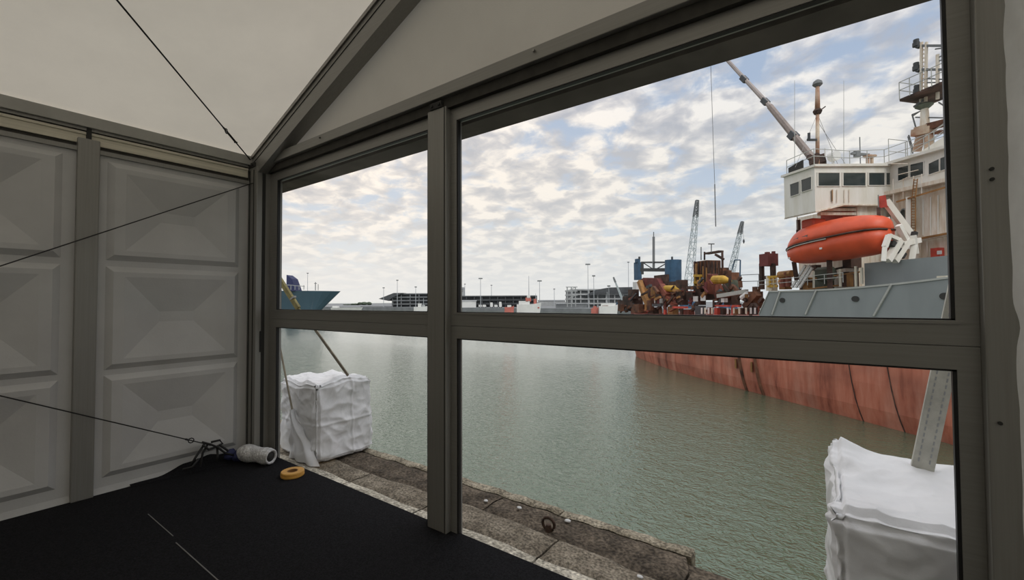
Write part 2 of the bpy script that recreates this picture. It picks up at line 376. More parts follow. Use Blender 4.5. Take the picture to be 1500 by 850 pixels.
# gable rafter
def rafter(x0, x1, s, label):
    e = empty('rafter', (x0, 2.1, 3.0), label, 'beam')
    def zt(x): return ZE+SL*(x-XW) if s > 0 else ZE+SL*(2*XRIDGE-x-XW)
    def pr(ya, yb, top, bot, name, m):
        mb = MB(); P = [(x0, zt(x0)-top), (x1, zt(x1)-top), (x1, zt(x1)-bot), (x0, zt(x0)-bot)]
        mb.prism([(x, ya, z) for x, z in P], (0, yb-ya, 0)); mb.build(name, m, e)
    pr(2.045, 2.165, .055, .255, 'profile', M['alu_h'])
    pr(2.03, 2.045, .02, .055, 'keder_lip', M['steel'])
    pr(2.040, 2.0452, .105, .110, 'groove', M['dark'])
rafter(XW+.03, XRIDGE, 1, 'sloping grey aluminium gable rafter rising from the tent corner')
# horizontal gable beam
e = empty('gable_beam', (-2.2, 2.12, 2.9), 'long horizontal grey aluminium beam above both windows', 'beam')
mb = MB(); mb.box(XW+.10, XR, 2.10, 2.18, 2.945, 3.03); mb.build('profile', 'alu_h', e, bevel=.004)
mb = MB(); mb.box(XW+.15, XR, 2.135, 2.20, 2.875, 2.945); mb.build('recess', M['darkgap'], e)
for x in (-3.6, -1.35): MB().tube([(x, 2.085, 3.0), (x, 2.10, 3.0)], .008, 8).build('bolt', M['steel'], e)

# tent posts on the window wall
def post(x0, x1, y0, y1, zt, label, extra=None):
    e = empty('tent_post', ((x0+x1)/2, (y0+y1)/2, 0), label, 'post')
    mb = MB(); mb.box(x0, x1, y0, y1, 0, zt); mb.build('shaft', 'alu', e, bevel=.005)
    mb = MB(); cx = (x0+x1)/2
    mb.box(cx-.055, cx+.055, y0-.01, y0+.05, zt, zt+.045)
    for dx in (-.035, .035): mb.tube([(cx+dx, y0-.02, zt+.022), (cx+dx, y0, zt+.022)], .012, 8)
    mb.build('head_bracket', M['dark'], e)
    return e
e = post(-4.84, -4.645, 2.035, 2.20, 2.93, 'dark grey corner post where the panelled wall meets the windows')
mb = MB(); mb.box(-4.80, -4.785, 2.03, 2.036, 0, 2.9); mb.box(-4.71, -4.70, 2.03, 2.036, 0, 2.9); mb.box(-4.646, -4.640, 2.09, 2.12, 0, 2.9); mb.build('groove', M['dark'], e)
mb = MB(); mb.box(-4.642, -4.636, 2.075, 2.085, 1.05, 1.26); mb.build('latch_slot', M['gasket'], e)
e = post(-2.262, -2.085, 2.12, 2.25, 2.885, 'tall grey aluminium post standing between the two windows')
mb = MB(); mb.box(-2.10, -2.094, 2.117, 2.121, 0, 2.88); mb.build('groove', M['dark'], e)
e = post(.425, .62, 2.118, 2.25, 2.93, 'thick grey aluminium post at right beside the white curtain')
for z in (1.95, 1.985, 1.14): MB().tube([(.453, 2.11, z), (.453, 2.12, z)], .006, 8).build('bolt', M['dark'], e)

# windows: each two framed panes, one above the other
def window(name, x0, x1, j0=.055, j1=.055):
    e = empty(name, ((x0+x1)/2, YG, 0), kind='structure')
    Y0, Y1 = YG, YG+.055
    ix0, ix1 = x0+j0, x1-j1
    for part, z0, z1, b0, b1 in (('upper', 1.385, 2.885, .090, .095), ('lower', -.10, 1.383, .07, .083)):
        fr = MB()
        # mitred frame
        o = [(x0, z0), (x1, z0), (x1, z1), (x0, z1)]; i_ = [(ix0, z0+b0), (ix1, z0+b0), (ix1, z1-b1), (ix0, z1-b1)]
        for k in range(4):
            kk = (k+1) % 4
            fr.prism([(o[k][0], Y0, o[k][1]), (o[kk][0], Y0, o[kk][1]), (i_[kk][0], Y0, i_[kk][1]), (i_[k][0], Y0, i_[k][1])], (0, Y1-Y0, 0))
        fo = fr.build('window_frame', 'alu_h', e, bevel=.0015)
        g = MB(); t = .011
        g.box(ix0, ix0+t, Y0+.004, Y0+.03, z0+b0, z1-b1); g.box(ix1-t, ix1, Y0+.004, Y0+.03, z0+b0, z1-b1)
        g.box(ix0, ix1, Y0+.004, Y0+.03, z0+b0, z0+b0+t*.5); g.box(ix0, ix1, Y0+.004, Y0+.03, z1-b1-t*.6, z1-b1)
        g.build('gasket', 'gasket', fo)
        p = MB(); p.face([(ix0, Y0+.017, z0+b0), (ix1, Y0+.017, z0+b0), (ix1, Y0+.017, z1-b1), (ix0, Y0+.017, z1-b1)])
        p.build('pane', 'glass', fo)
    # lip of the middle rail
    l = MB(); l.box(ix0-.02, ix1+.02, Y0-.006, Y0+.002, 1.462, 1.474); l.build('rail_lip', 'alu_h', e)
window('window_1', -4.645, -2.262, .135, .048)
window('window_2', -2.085, .425, .052, .060)

# fascia outside above the windows
mb = MB(); mb.prism([(-5.3, 2.26, 2.785), (-5.3, 2.455, 2.785), (-5.3, 2.47, 2.93), (-5.3, 2.26, 2.96)], (9, 0, 0))
tag(mb.build('gutter', mat('fascia', (.10, .085, .07), .8, 0, .25, 3)), 'dark boxed gutter running outside above both windows', 'gutter')

# bracing cables with turnbuckles
def cable(pts, tb, label, r=.0045):
    pts = [Vector(p) for p in pts]
    e = empty('bracing_cable', pts[0], label, 'cable')
    MB().tube(pts, r, 8).build('wire', 'cable', e, smooth=True)
    if tb is not None:
        a, b = pts[0], pts[-1]; d = (b-a).normalized(); c = a+(b-a)*tb
        mb = MB()
        sd = d.cross(Vector((0, 0, 1))).normalized()*.014; sv = d.cross(sd).normalized()*.014
        ring = [c+d*.022*math.cos(k*PI/5)+sv*1.5*math.sin(k*PI/5) for k in range(11)]
        mb.tube(ring, .005, 6)
        for s_ in (1, -1): mb.tube([c+d*.02+sd*s_*.45, c+d*.17+sd*s_*.45], .005, 6)
        mb.tube([c+d*.17-sd, c+d*.17+sd], .007, 6); mb.tube([c-d*.05, c-d*.02], .009, 6)
        mb.build('turnbuckle', 'cable', e)
    return e
A, B = Vector((-4.80, 2.06, 3.0)), Vector((-4.46, 1.676, 3.14))
cable([A+(B-A)*5.2, A], .815, 'black bracing cable with a turnbuckle running under the white roof', .006)
p0, p1 = Vector((-4.72, .371, 1.814)), Vector((-4.72, 2.03, 2.765))
cable([p0+(p0-p1)*1.6, p1], None, 'thin black bracing cable rising to the top corner across the wall panels')
p0, p1 = Vector((-4.72, .386, .903)), Vector((-4.72, 1.66, .225))
cable([p0+(p0-p1)*1.3, p1], .955, 'thin black bracing cable running down to the bottom corner of the wall')

# black webbing tangle where the low cable is anchored
e = empty('strap_tangle', (-4.7, 1.8, 0), 'tangle of black straps and navy webbing lying against the wall corner', 'straps')
mb = MB()
def V3(x, y, X): return at_x(x, y, X)
for pts in ([(296, 648), (308, 651), (318, 655), (330, 664), (346, 668)], [(305, 650), (297, 664), (293, 684)], [(318, 654), (319, 668), (317, 676)],
            [(297, 652), (306, 659), (318, 654), (326, 650), (322, 645), (309, 648)], [(291, 672), (282, 684), (268, 688)], [(300, 650), (288, 668), (277, 686)], [(322, 652), (336, 662), (348, 664)]):
    mb.tube([V3(x, y, -4.68+.02*math.sin(i*2+x)) for i, (x, y) in enumerate(pts)], .010, 6)
mb.build('black_strap', 'cable', e, smooth=True)
mb = MB()
def lump(mb, c, rx, ry, rz, seed, n=14, amp=.3):
    def fn(u, v):
        a = 2*PI*u; b = PI*(v-.5); d = Vector((math.cos(a)*math.cos(b), math.sin(a)*math.cos(b), math.sin(b)))
        k = 1+amp*noise.noise(d*2.3+Vector((seed, 0, 0)))
        p = Vector((c[0]+d.x*rx*k, c[1]+d.y*ry*k, c[2]+d.z*rz*k)); p.z = max(p.z, .002); return p
    mb.grid(fn, n, n)
lump(mb, (-4.68, 1.93, .055), .06, .085, .06, 3); lump(mb, (-4.70, 1.85, .08), .035, .06, .05, 5)
mb.build('webbing', 'navy', e, smooth=True)
# carpet turned up against the wall
mb = MB()
def turn(u, v):
    y = 1.12+.95*u; h = .015+.075*max(0, math.sin(PI*min(1, max(0, (u-.22)/.78))))*(1+.35*noise.noise(Vector((u*9, 0, 2))))
    wd = .05+.09*min(1, u*1.6)
    x = XW+.002+wd*v; z = h*(1-v)**1.5+.004*math.sin(PI*v)+.002; return (x+.008*noise.noise(Vector((u*7, v*3, 0))), y, z if v < 1 else .001)
mb.grid(turn, 30, 8)
tag(mb.build('carpet_edge', 'carpet', smooth=True), 'loose black carpet edge turned up against the foot of the panelled wall', 'carpet')

# flexible white duct roll in the corner
e = empty('duct_roll', (-4.52, 2.02, 0), 'short roll of crumpled silver white flexible duct lying in the corner', 'duct roll')
a = Vector((-4.70, 1.92, .090)); ax = Vector((.38, .13, -.012)); 
side = ax.cross(Vector((0, 0, 1))).normalized(); upv = side.cross(ax.normalized())
outer = [.03, .06, .078, .083, .080, .072, .068, .072, .078, .076, .066]
def ringpts(t, r, k_): 
    c = a+ax*t; n_ = 28
    return [c+(side*math.cos(2*PI*k/n_)+upv*math.sin(2*PI*k/n_))*r*(1+.05*noise.noise(Vector((math.cos(2*PI*k/n_)*2, math.sin(2*PI*k/n_)*2, t*8)))) for k in range(n_)]
rings = []
for i in range(41):
    t = i/40; q = t*10; j = min(9, int(q)); r = outer[j]+(outer[j+1]-outer[j])*(q-j)
    rings.append(ringpts(t, r+.0025*math.sin(t*95), i))
rings += [ringpts(1.01, .058, 0), ringpts(.98, .046, 0), ringpts(.80, .043, 0), ringpts(.6, .02, 0)]
MB().loft(rings).build('sleeve', 'silver', e, smooth=True)
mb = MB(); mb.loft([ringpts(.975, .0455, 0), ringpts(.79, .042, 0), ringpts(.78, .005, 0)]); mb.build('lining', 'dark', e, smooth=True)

# roll of tape
e = empty('tape_roll', (-3.90, 2.035, 0), 'yellow orange roll of adhesive tape lying on the black carpet', 'tape roll')
def ringlathe(prof, c, seg=40):
    mb = MB(); mb.loft([[(c[0]+r*math.cos(2*PI*k/seg), c[1]+r*math.sin(2*PI*k/seg), c[2]+z) for r, z in prof] for k in range(seg+1)], close=True, cap=False); return mb
ringlathe([(.045, .004), (.092, .002), (.097, .008), (.097, .022), (.091, .026), (.097, .030), (.095, .044), (.090, .048), (.045, .046)], (-3.90, 2.035, 0)).build('tape', 'tape', e)
ringlathe([(.038, .003), (.045, .003), (.045, .047), (.038, .047)], (-3.90, 2.035, 0)).build('core', M['ochre'], e)

# white curtain beside the right post
mb = MB()
def cur(u, v):
    z = .02+3.15*v; x = .488+.17*u; y = 2.06-.95*u
    pinch = math.exp(-((z-1.46)/.05)**2)
    k = .026*math.sin(u*26+1.5*math.sin(z*1.7))*(1-.8*pinch)+.04*noise.noise(Vector((u*4, z*2.2, 1)))+.03*noise.noise(Vector((u*11, z*5, 4)))+.022*(1-abs(noise.noise(Vector((u*9+z*2, z*4, 7))))*3)
    x += k*min(1, u*4+.12)+.015*pinch-.012*math.sin((z-.2)*1.2)
    return (x, y+.012*noise.noise(Vector((z*3, u*5, 8))), z)
mb.grid(cur, 60, 160)
e = mb.build('curtain', 'curtain', smooth=True); tag(e, 'wrinkled white tarpaulin curtain hanging at the right edge of the picture', 'curtain')

# ================================================================== quay outside the windows
WZ, QZ = -5.5, -.12
mb = MB(); mb.grid(lambda u, v: (-900+1500*u, 3.0+(247-3)*v, WZ), 4, 4)
tag(mb.build('harbour_water', 'water', loc=(0, 0, WZ)), kind='structure')
mb = MB(); mb.box(-40, 40, -8, 3.02, -9, QZ-.06); tag(mb.build('quay_wall', 'stone_dark'), kind='structure')
def jit(x, y, a=.02, f=3.): return a*noise.noise(Vector((x*f, y*f, 3.3)))
def slabs(xs, y0, y1, zt, name, m, gap=.008, j=.006, top=None):
    for a, b in zip(xs, xs[1:]):
        mb = MB(); n = max(4, int((b-a)/.05)); mm_ = 6
        def fn(u, v):
            x = a+gap+(b-a-2*gap)*u; yy0 = y0(x) if callable(y0) else y0; yy1 = y1(x) if callable(y1) else y1
            y = yy0+(yy1-yy0)*v
            ed = min(u*(b-a), (1-u)*(b-a), v*(yy1-yy0), (1-v)*(yy1-yy0))
            z = zt+jit(x, y, j, 9)-.012*max(0, 1-ed/.02)
            return (x, y, z)
        mb.grid(fn, n, mm_)
        x0_, x1_ = a+gap, b-gap
        yy = lambda q, x: q(x) if callable(q) else q
        mb.box(x0_, x1_, max(yy(y0, x0_), yy(y0, x1_)), min(yy(y1, x0_), yy(y1, x1_)), zt-.25, zt-.02)
        o = mb.build(name, m); tag(o, kind='structure')
crack = lambda x: 2.715+.03*math.sin(x*2.1)+.03*noise.noise(Vector((x*2.7, 0, 0)))
edge = lambda x: 3.11+.012*noise.noise(Vector((x*4, 5, 0)))+(.03 if x < -.75 else -.10)
xs = [-12, -6.8, -5.2, -3.66, -2.70, -1.57, -.2, 1.3, 3, 8, 12]
slabs(xs, 2.10, lambda x: 2.45+.008*math.sin(x*9), QZ, 'quay_strip', 'stone_pale', j=.004)
slabs(xs, lambda x: 2.456+.008*math.sin(x*9), crack, QZ-.004, 'quay_slab', 'stone_mid', j=.008)
slabs([-12, -7, -4.9, -2.3, -.73, 2.5, 8, 12], lambda x: crack(x)+.012, lambda x: edge(x)-.105, QZ-.012, 'quay_kerb', 'stone_dark', j=.016)
slabs([-12, -7.2, -4.4, -2.9, -1.75, -.75], lambda x: edge(x)-.10, edge, QZ-.006, 'quay_coping', 'stone_edge', j=.016, gap=.006)
# rusty mooring ring on the quay
e = empty('mooring_ring', (-1.69, 2.74, QZ), 'small rusty iron ring set in the quay paving below the right window', 'mooring ring')
mb = MB(); mb.tube([(-1.69+.05*math.cos(k*PI/8), 2.78, QZ+.035+.045*math.sin(k*PI/8)) for k in range(17)], .011, 6); mb.build('ring', 'ringrust', e, smooth=True)
mb = MB(); mb.tube([(-1.69, 2.78, QZ-.02), (-1.69, 2.78, QZ+.03)], .03, 10, .018); mb.build('staple', 'ringrust', e)
# small white pebbles
for i, (x, y, r) in enumerate([(-2.05, 2.92, .017), (-1.63, 2.96, .02), (-2.35, 2.86, .016), (-.95, 2.62, .015)]):
    mb = MB()
    def fn(u, v, x=x, y=y, r=r, i=i):
        a = 2*PI*u; b = PI*(v-.5); k = 1+.3*noise.noise(Vector((math.cos(a)+i, math.sin(a), b)))
        return (x+r*math.cos(a)*math.cos(b)*k*1.3, y+r*math.sin(a)*math.cos(b)*k, QZ-.005+r*.5*math.sin(b)+.006)
    mb.grid(fn, 10, 6)
    tag(mb.build('pebble', M['farwhite'], smooth=True), 'small pale pebble lying on the dark kerb of the quay', 'pebble', 'pale pebbles on the quay kerb')

# ballast blocks under white tarpaulin
def tarp_block(x0, x1, y0, y1, z0, z1, seed, label, shape=None, seams=True):
    e = empty('ballast_block', ((x0+x1)/2, (y0+y1)/2, z0), label, 'ballast block')
    mb = MB(); bm = mb.bm; nseg = 80
    bmesh.ops.create_cube(bm, size=1)
    bmesh.ops.subdivide_edges(bm, edges=bm.edges[:], cuts=nseg, use_grid_fill=True)
    sx, sy, sz = x1-x0, y1-y0, z1-z0
    for v in bm.verts:
        u = v.co.copy(); p = Vector((x0+(u.x+.5)*sx, y0+(u.y+.5)*sy, z0+(u.z+.5)*sz))
        n = Vector((0, 0, 0))
        for a in range(3):
            if abs(u[a]) > .4999: n[a] = math.copysign(1, u[a])
        edge_ct = sum(1 for a in range(3) if n[a]); n.normalize()
        q = p*1.0+Vector((seed, seed*.5, 0))
        # long cloth folds: ridged noise, stretched
        r1 = 1-abs(noise.noise(Vector((q.x*2.2+q.y*1.2, q.y*2.4-q.z*1.6, q.z*2.0))))*2.6
        r2 = 1-abs(noise.noise(Vector((q.x*5.5-q.z*3, q.y*5.5+q.z*2.4, q.z*5+9))))*2.4
        r3 = 1-abs(noise.noise(Vector((q.x*11+q.z*6, q.y*11-q.z*5, q.z*9+3))))*2.6
        d = .026*max(r1, -.4)+.014*max(r2, -.4)+.006*max(r3, -.3)+.03*noise.noise(q*1.6)
        if seams:
            for a, b_ in ((0, 1), (1, 0)):
                if abs(n[a]) > .9:
                    sc = (u[b_]-.12)*(sy if b_ == 1 else sx); d += .012*math.exp(-(sc/.012)**2)
                    sc = (u.z+.02)*sz; d += .010*math.exp(-(sc/.014)**2)
        low = max(0, (.5-(u.z+.5)*1.6)); 
        p += n*d
        p.x += math.copysign(.03*low*abs(math.sin(q.y*9)), u.x)*(abs(n.x) > .5)
        if u.z < -.49: p.z = z0+.004+.01*abs(math.sin(q.x*7+q.y*5))
        # sagging top between the corners, peak at the strap
        if u.z > .0:
            w_ = (u.z)*2
            if shape: p += shape(u, w_)
        bulge = -.035*w3(u)
        p += n*bulge; v.co = p
    ob = mb.build('tarp_cover', 'tarp', e, smooth=True)
    return e
def w3(u):
    return max(0, (sum(1 for a in range(3) if abs(u[a]) > .46)-1))*.8
def shL(u, w_): return Vector((0, 0, .05*w_*math.exp(-((u.x-.42)**2+(u.y-.05)**2)/.04)-.03*w_*math.exp(-((u.x+.0)**2)/.03)))
blk = tarp_block(-5.02, -4.29, 2.48, 3.13, QZ, .69, 2.0, 'white tarpaulin covered ballast block outside the left window', shL)
def shR(u, w_): return Vector((0, 0, .09*w_*math.exp(-((u.x+.5)**2+(u.y-.5)**2)/.02)-.02*w_*math.exp(-(u.y+.1)**2/.05)))
blk = tarp_block(0.0, .95, 2.36, 3.32, QZ, .63, 11.3, 'large wrinkled white tarpaulin covered ballast block outside the right window', shR, False)
# frill of gathered tarpaulin and cord at the near face of the left block
e = empty('tarpaulin_tail', (-4.42, 2.44, QZ), 'gathered tail of grey tarpaulin hanging at the shaded side of the left ballast block', 'tarpaulin')
mb = MB()
def tail(u, v):
    z = QZ+.005+.52*v; wd = .025+.26*(1-v)**1.1; x = -4.66+(u-.5)*wd*2+.18*(1-v)
    return (x, 2.448-.020*math.sin(u*17+v*3)-.035*math.sin(PI*u)-.03*noise.noise(Vector((u*5, v*4, 2))), z)
mb.grid(tail, 40, 24)
mb.build('gathered_cloth', 'tarp', e, smooth=True)

# guy straps and strut down to the blocks
e = empty('guy_strap', (-4.30, 2.72, .75), 'brown ratchet strap slanting down to the top of the left ballast block', 'strap')
a, b_ = at_y(510, 543, 2.66), at_y(461, 482, 2.56)
c_ = at_y(437, 452, 2.52); d_ = at_y(405, 402, 2.46)
mb = MB(); mb.bar(a-Vector((0, 0, .05)), b_, .012, .028); mb.build('webbing', 'strap', e)
mb = MB(); mb.bar(b_, c_, .012, .028); mb.bar(c_, d_, .03, .055); mb.build('ratchet_webbing', 'strap_yellow', e)
mb = MB(); q = at_y(430, 436, 2.50); mb.bar(q+Vector((-.05, 0, -.02)), q+Vector((.03, 0, .01)), .03, .02); mb.build('ratchet', 'alu_pale', e)
e = empty('guy_strap', (-4.73, 2.44, .39), 'thin strap running steeply down the shaded face of the left ballast block', 'strap')
mb = MB(); mb.bar(at_y(428, 600, 2.415), at_y(404, 478, 2.36), .010, .024); mb.build('webbing', 'strap', e)
mb = MB(); mb.bar(at_y(404, 478, 2.36), at_y(396, 420, 2.32), .010, .024); mb.build('upper_webbing', 'strap', e)
e = empty('ballast_strut', (.32, 3.2, .6), 'pale perforated aluminium strut rising from the right ballast block', 'strut')
A = at_y(1350, 690, 3.18); B = at_y(1381, 543, 3.18); D = (B-A).normalized(); T = B+D*1.1
sx = D.cross(Vector((0, 1, 0))).normalized()
mb = MB(); mb.bar(A, T, .030, .090, up=tuple(sx)); mb.build('profile', 'strut', e)
L_ = (T-A).length
for s_ in (-.022, .022):
    mb = MB(); k = .06
    while k < L_:
        cc = A+D*k+sx*s_+Vector((0, -.0155, 0)); mb.bar(cc-D*.010, cc+D*.010, .003, .006, up=tuple(sx)); k += .034
    mb.build('slot_row', M['farmid'], e)

# ================================================================== the dredging ship across the dock
# ship frame: t along the side towards the far end, o inboard, z up
SO = Vector((5.0, 29.2, 0)); SU = Vector((-.755, .655, 0)).normalized(); SN = Vector((SU.y, -SU.x, 0))
def sp(t, o, z): return SO+SU*t+SN*o+Vector((0, 0, z))
def so_(px, py, o):          # picture ray met with the vertical plane o metres inboard -> (t, z)
    d = _ray(px, py); k = ((SO+SN*o-CAM).dot(SN))/d.dot(SN); P = CAM+d*k; return (P-SO).dot(SU), P.z
def pp(px, py, o): t, z = so_(px, py, o); return sp(t, o, z)
ship = empty('ship', tuple(sp(10, 5, WZ)), 'big rust streaked dredging ship with red hull, grey bulwark and white bridge', 'ship')
def sb(name, m, t0, t1, o0, o1, z0, z1, parent=ship, bevel=0):
    return MB().fbox(sp, t0, t1, o0, o1, z0, z1).build(name, m, parent, bevel=bevel)
def pbox(mb, x0, y0, x1, y1, o, dpt):        # box whose near face covers the picture span at plane o
    tc_, zc_ = so_((x0+x1)/2, y0, o); td, zd = so_((x0+x1)/2, y1, o); ym = (y0+y1)/2
    dist = (sp(tc_, o, zc_)-CAM).length; dpt = min(dpt, .55*(x1-x0)*dist/F_PX)
    t0 = so_(x1, ym, o+dpt)[0]; t1 = max(so_(x0, ym, o)[0], t0+.12)
    return mb.fbox(sp, min(t0, t1), max(t0, t1), o, o+dpt, min(zc_, zd), max(zc_, zd))
def pbar(mb, x0, y0, x1, y1, o, w): return mb.bar(pp(x0, y0, o), pp(x1, y1, o), w)
def ptube(mb, x0, y0, x1, y1, o, r, seg=8): return mb.tube([pp(x0, y0, o), pp(x1, y1, o)], r, seg)

# hull
def side(t, z):
    k = max(0, t-17); o = .0068*k*k
    if t < -6: o += .01*(t+6)**2
    if t > 34: o += .09*(t-34)**2
    deep = max(0, (-3.5-z)/2.2); return o+.3*deep*deep
mb = MB(); ts = [-20+1.25*i for i in range(50)]; zs = [-6.5, -5.6, -4.6, -3.2, -1.6, -.6, -.15]
V = [[mb.bm.verts.new(sp(t, side(t, z)+.018*noise.noise(Vector((t*.5, z*.6, 0))), z)) for z in zs] for t in ts]
for i in range(len(ts)-1):
    for j in range(len(zs)-1): mb.bm.faces.new([V[i][j], V[i+1][j], V[i+1][j+1], V[i][j+1]])
W = [[mb.bm.verts.new(sp(t, 17-side(t, z), z)) for z in (zs[0], zs[-1])] for t in ts]
for i in range(len(ts)-1):
    mb.bm.faces.new([W[i][0], W[i+1][0], W[i+1][1], W[i][1]]); mb.bm.faces.new([V[i][-1], V[i+1][-1], W[i+1][1], W[i][1]])
mb.bm.faces.new([v for v in V[0]]+[W[0][1], W[0][0]]); mb.bm.faces.new([v for v in V[-1]]+[W[-1][1], W[-1][0]])
hull = mb.build('hull', 'hull', ship, smooth=False)
# vertical rubbing seams and welded pipes on the side
for px, py in ((1293, 540), (1237, 535), (1101, 525), (1078, 522)):
    t, z = so_(px, py, 0)
    mb = MB(); w_ = .05 if px > 1200 else .22
    mb.tube([sp(t-.9*(i/8.0)**1.5-(.25 if px < 1200 else 0)*0, side(t, .5-6.2*i/8)-.015, .5-6.2*i/8) for i in range(9)], w_*.6, 6)
    mb.build('weld_seam', M['rustdk'] if px > 1200 else M['rust'], hull)
for px, py in ((1101, 538), (1078, 533)):
    mb = MB(); q = pp(px, py, -.06); mb.bar(q-Vector((0, 0, .35)), q+Vector((0, 0, .4)), .35, .12); mb.build('fender_plate', 'ochre', hull)
# grey topside band and bulwark
def ztop(t): return 2.14+.0 if t > 7.5 else 2.14+.0066*(7.5-t)**2+.012*(7.5-t)
mb = MB(); ts = [12.05, 11.07]+[10.5-1.0*i for i in range(28)]
def bw(t, z, off): return sp(t, side(t, 0)-.06+off, z)
def ztt(i, t): return .50 if i == 0 else ztop(t)
low = [-.35]*len(ts)
P1 = [[mb.bm.verts.new(bw(t, q, o)) for (q, o) in ((-.35, 0), (ztt(i, t), 0), (ztt(i, t), .12), (-.35, .12))] for i, t in enumerate(ts)]
for A, B in zip(P1, P1[1:]):
    for k in range(4): mb.bm.faces.new([A[k], A[(k+1) % 4], B[(k+1) % 4], B[k]])
mb.bm.faces.new(P1[0]); mb.bm.faces.new(P1[-1][::-1])
bul = mb.build('bulwark', 'shipgrey', ship)
mb = MB(); rr = [[bw(t, ztt(i, t)+q, o) for (q, o) in ((-.03, -.05), (.07, -.05), (.07, .2), (-.03, .2))] for i, t in enumerate(ts)]
mb.loft(rr); mb.build('cap_rail', 'shipgrey_pale', bul)
for (xa, ya, xb, yb) in ((1143, 427, 1131, 461), (1196, 425, 1180, 461), (1306, 417, 1280, 463), (1420, 405, 1400, 460)):
    mb = MB(); mb.bar(pp(xa, ya, -.10), pp(xb, yb, -.10), .10, .10); mb.build('bulwark_stay', 'shipgrey_pale', bul)
    mb = MB(); mb.bar(pp(xa-1.6, ya, -.09), pp(xb-1.6, yb, -.09), .05, .07); mb.build('stay_painted_shadow', M['fargrey'], bul)  # darker grey bar laid beside each stay as its painted shadow
for (x, y) in ((1146, 440), (1253, 438), (1384, 434)):
    mb = MB(); q = pp(x, y, -.08); n_ = 14
    mb.loft([[q+SU*(.22*math.cos(2*PI*k/n_))+Vector((0, 0, .17*math.sin(2*PI*k/n_)))-SN*d for k in range(n_)] for d in (0, .03)]); mb.build('mooring_port', 'dark', bul)
mb = MB(); q = pp(1388, 448, -.09); mb.bar(q, q+Vector((0, 0, .6)), .2, .01); mb.build('rust_streak', 'ochre', bul)
# decks
sb('aft_deck', 'shipgrey', -19, 12, .3, 16.5, -.3, .62)
sb('main_deck', 'rustred', 12, 38, 3.5, 13, -.3, -.08)

# grey inner wall behind the bulwark
mb = MB()
a, b = so_(1266, 386, 1.6), so_(1393, 374, 1.6)
mb.prism([sp(t, 1.6, z) for t, z in ((a[0], .6), (a[0], a[1]), (b[0], b[1]), (-9, b[1]+.15), (-9, .6))], SN*.3)
mb.build('deck_house_wall', 'shipgrey', ship)
mb = MB(); pbox(mb, 1372, 404, 1396, 408, .8, .5); mb.build('deck_locker', 'cream', ship)

# ---- bridge and superstructure
TW, OH = 7.32, 6.244
ZT = 10.25
house = MB()
house.fbox(sp, -14, TW, OH, 15, .6, 8.75); house.build('superstructure', 'shiprust', ship)
mb = MB(); mb.fbox(sp, -14, TW+2.6, OH, 15, 8.75, 10.62); wheel = mb.build('wheelhouse', 'shipwhite', ship)
mb = MB(); mb.fbox(sp, -14.2, TW+.15, OH-.35, 15, 10.62, 10.80); mb.build('roof_slab', 'shipwhite', wheel)
mb = MB(); mb.fbox(sp, -14.2, TW, OH-.55, OH+.02, 8.55, 8.78); mb.build('deck_ledge', 'shiprust', wheel)
# upper set-back storey at right
mb = MB(); mb.prism([sp(6.6, OH+.9, 10.8), sp(-12, OH+.9, 10.8), sp(-12, OH+.9, 12.6), sp(3.6, OH+.9, 12.2), sp(6.3, OH+.9, 11.1)], SN*6); mb.build('funnel_deck', 'shipwhite', ship)

def window_on(x0, y0, x1, y1, frame, parent, o=None, name='window', gm='winglass'):
    # frame(px,py)->point on the wall; glass proud by a hair with a pale surround
    P = [frame(x, y) for x, y in ((x0[0], y0[0]), (x1[0], y1[0]), (x1[1], y1[1]), (x0[1], y0[1]))]
    nrm = (P[1]-P[0]).cross(P[3]-P[0]).normalized()
    if nrm.dot(CAM-P[0]) < 0: nrm = -nrm
    c = sum(P, Vector())/4
    f = MB(); Q = [c+(p-c)*1.09 for p in P]
    for k in range(4):
        kk = (k+1) % 4; f.prism([Q[k], Q[kk], P[kk], P[k]], nrm*.05)
    fo = f.build(name, 'shipwhite', parent)
    g = MB(); g.prism(P, nrm*.02); g.build('pane', gm, fo); return fo
def face_house(x, y): return pp(x, y, OH-.01)
for x0, x1, yt0, yt1, yb0, yb1 in ((1316, 1331, 246, 242.5, 265, 261), (1334, 1353, 241.5, 237, 260, 255), (1361, 1376, 240, 233, 256, 251), (1378, 1394, 232, 226, 250.5, 245)):
    window_on((x0, x0), (yt0, yb0), (x1, x1), (yt1, yb1), face_house, wheel)
# bridge wing: box reaching outboard to the ship side
W0 = 0.0
mb = MB()
wl_ = 2.35
P = {}
zb0, zb1, ztp = 7.12, 7.90, 10.12
poly = [(W0, zb0+.05), (2.3, zb1-.15), (OH+.3, zb1), (OH+.3, 10.60), (W0, ztp)]
mb.prism([sp(TW, o, z) for o, z in poly], SU*wl_)
wing = mb.build('bridge_wing', 'shipwhite', ship)
mb = MB(); poly = [(-.12, ztp-.03), (OH, 10.55), (OH, 10.72), (-.12, ztp+.12)]
mb.prism([sp(TW-.15, o, z) for o, z in poly], SU*(wl_+.3)); mb.build('wing_roof', 'shipwhite', wing)
mb = MB(); mb.prism([sp(TW-.03, o, z) for o, z in ((0, zb0+.02), (2.3, zb1-.18), (OH, zb1-.03), (OH, zb1+.05), (2.3, zb1-.08), (0, zb0+.12))], SU*(wl_+.06)); mb.build('wing_sill', 'shiprust', wing)
def face_wing(x, y):
    d = _ray(x, y); S_ = SO+SU*(TW-.01); k = (S_-CAM).dot(SU)/d.dot(SU); return CAM+d*k
for x0, x1, yt, yb in ((1198, 1229, 253.5, 272.5), (1234.5, 1267, 253.5, 272.3), (1272, 1295, 253.5, 271.5), (1297.5, 1303, 253.5, 271)):
    window_on((x0, x0), (yt, yb), (x1, x1), (yt, yb), face_wing, wing)
def face_end(x, y): return pp(x, y, W0-.01)
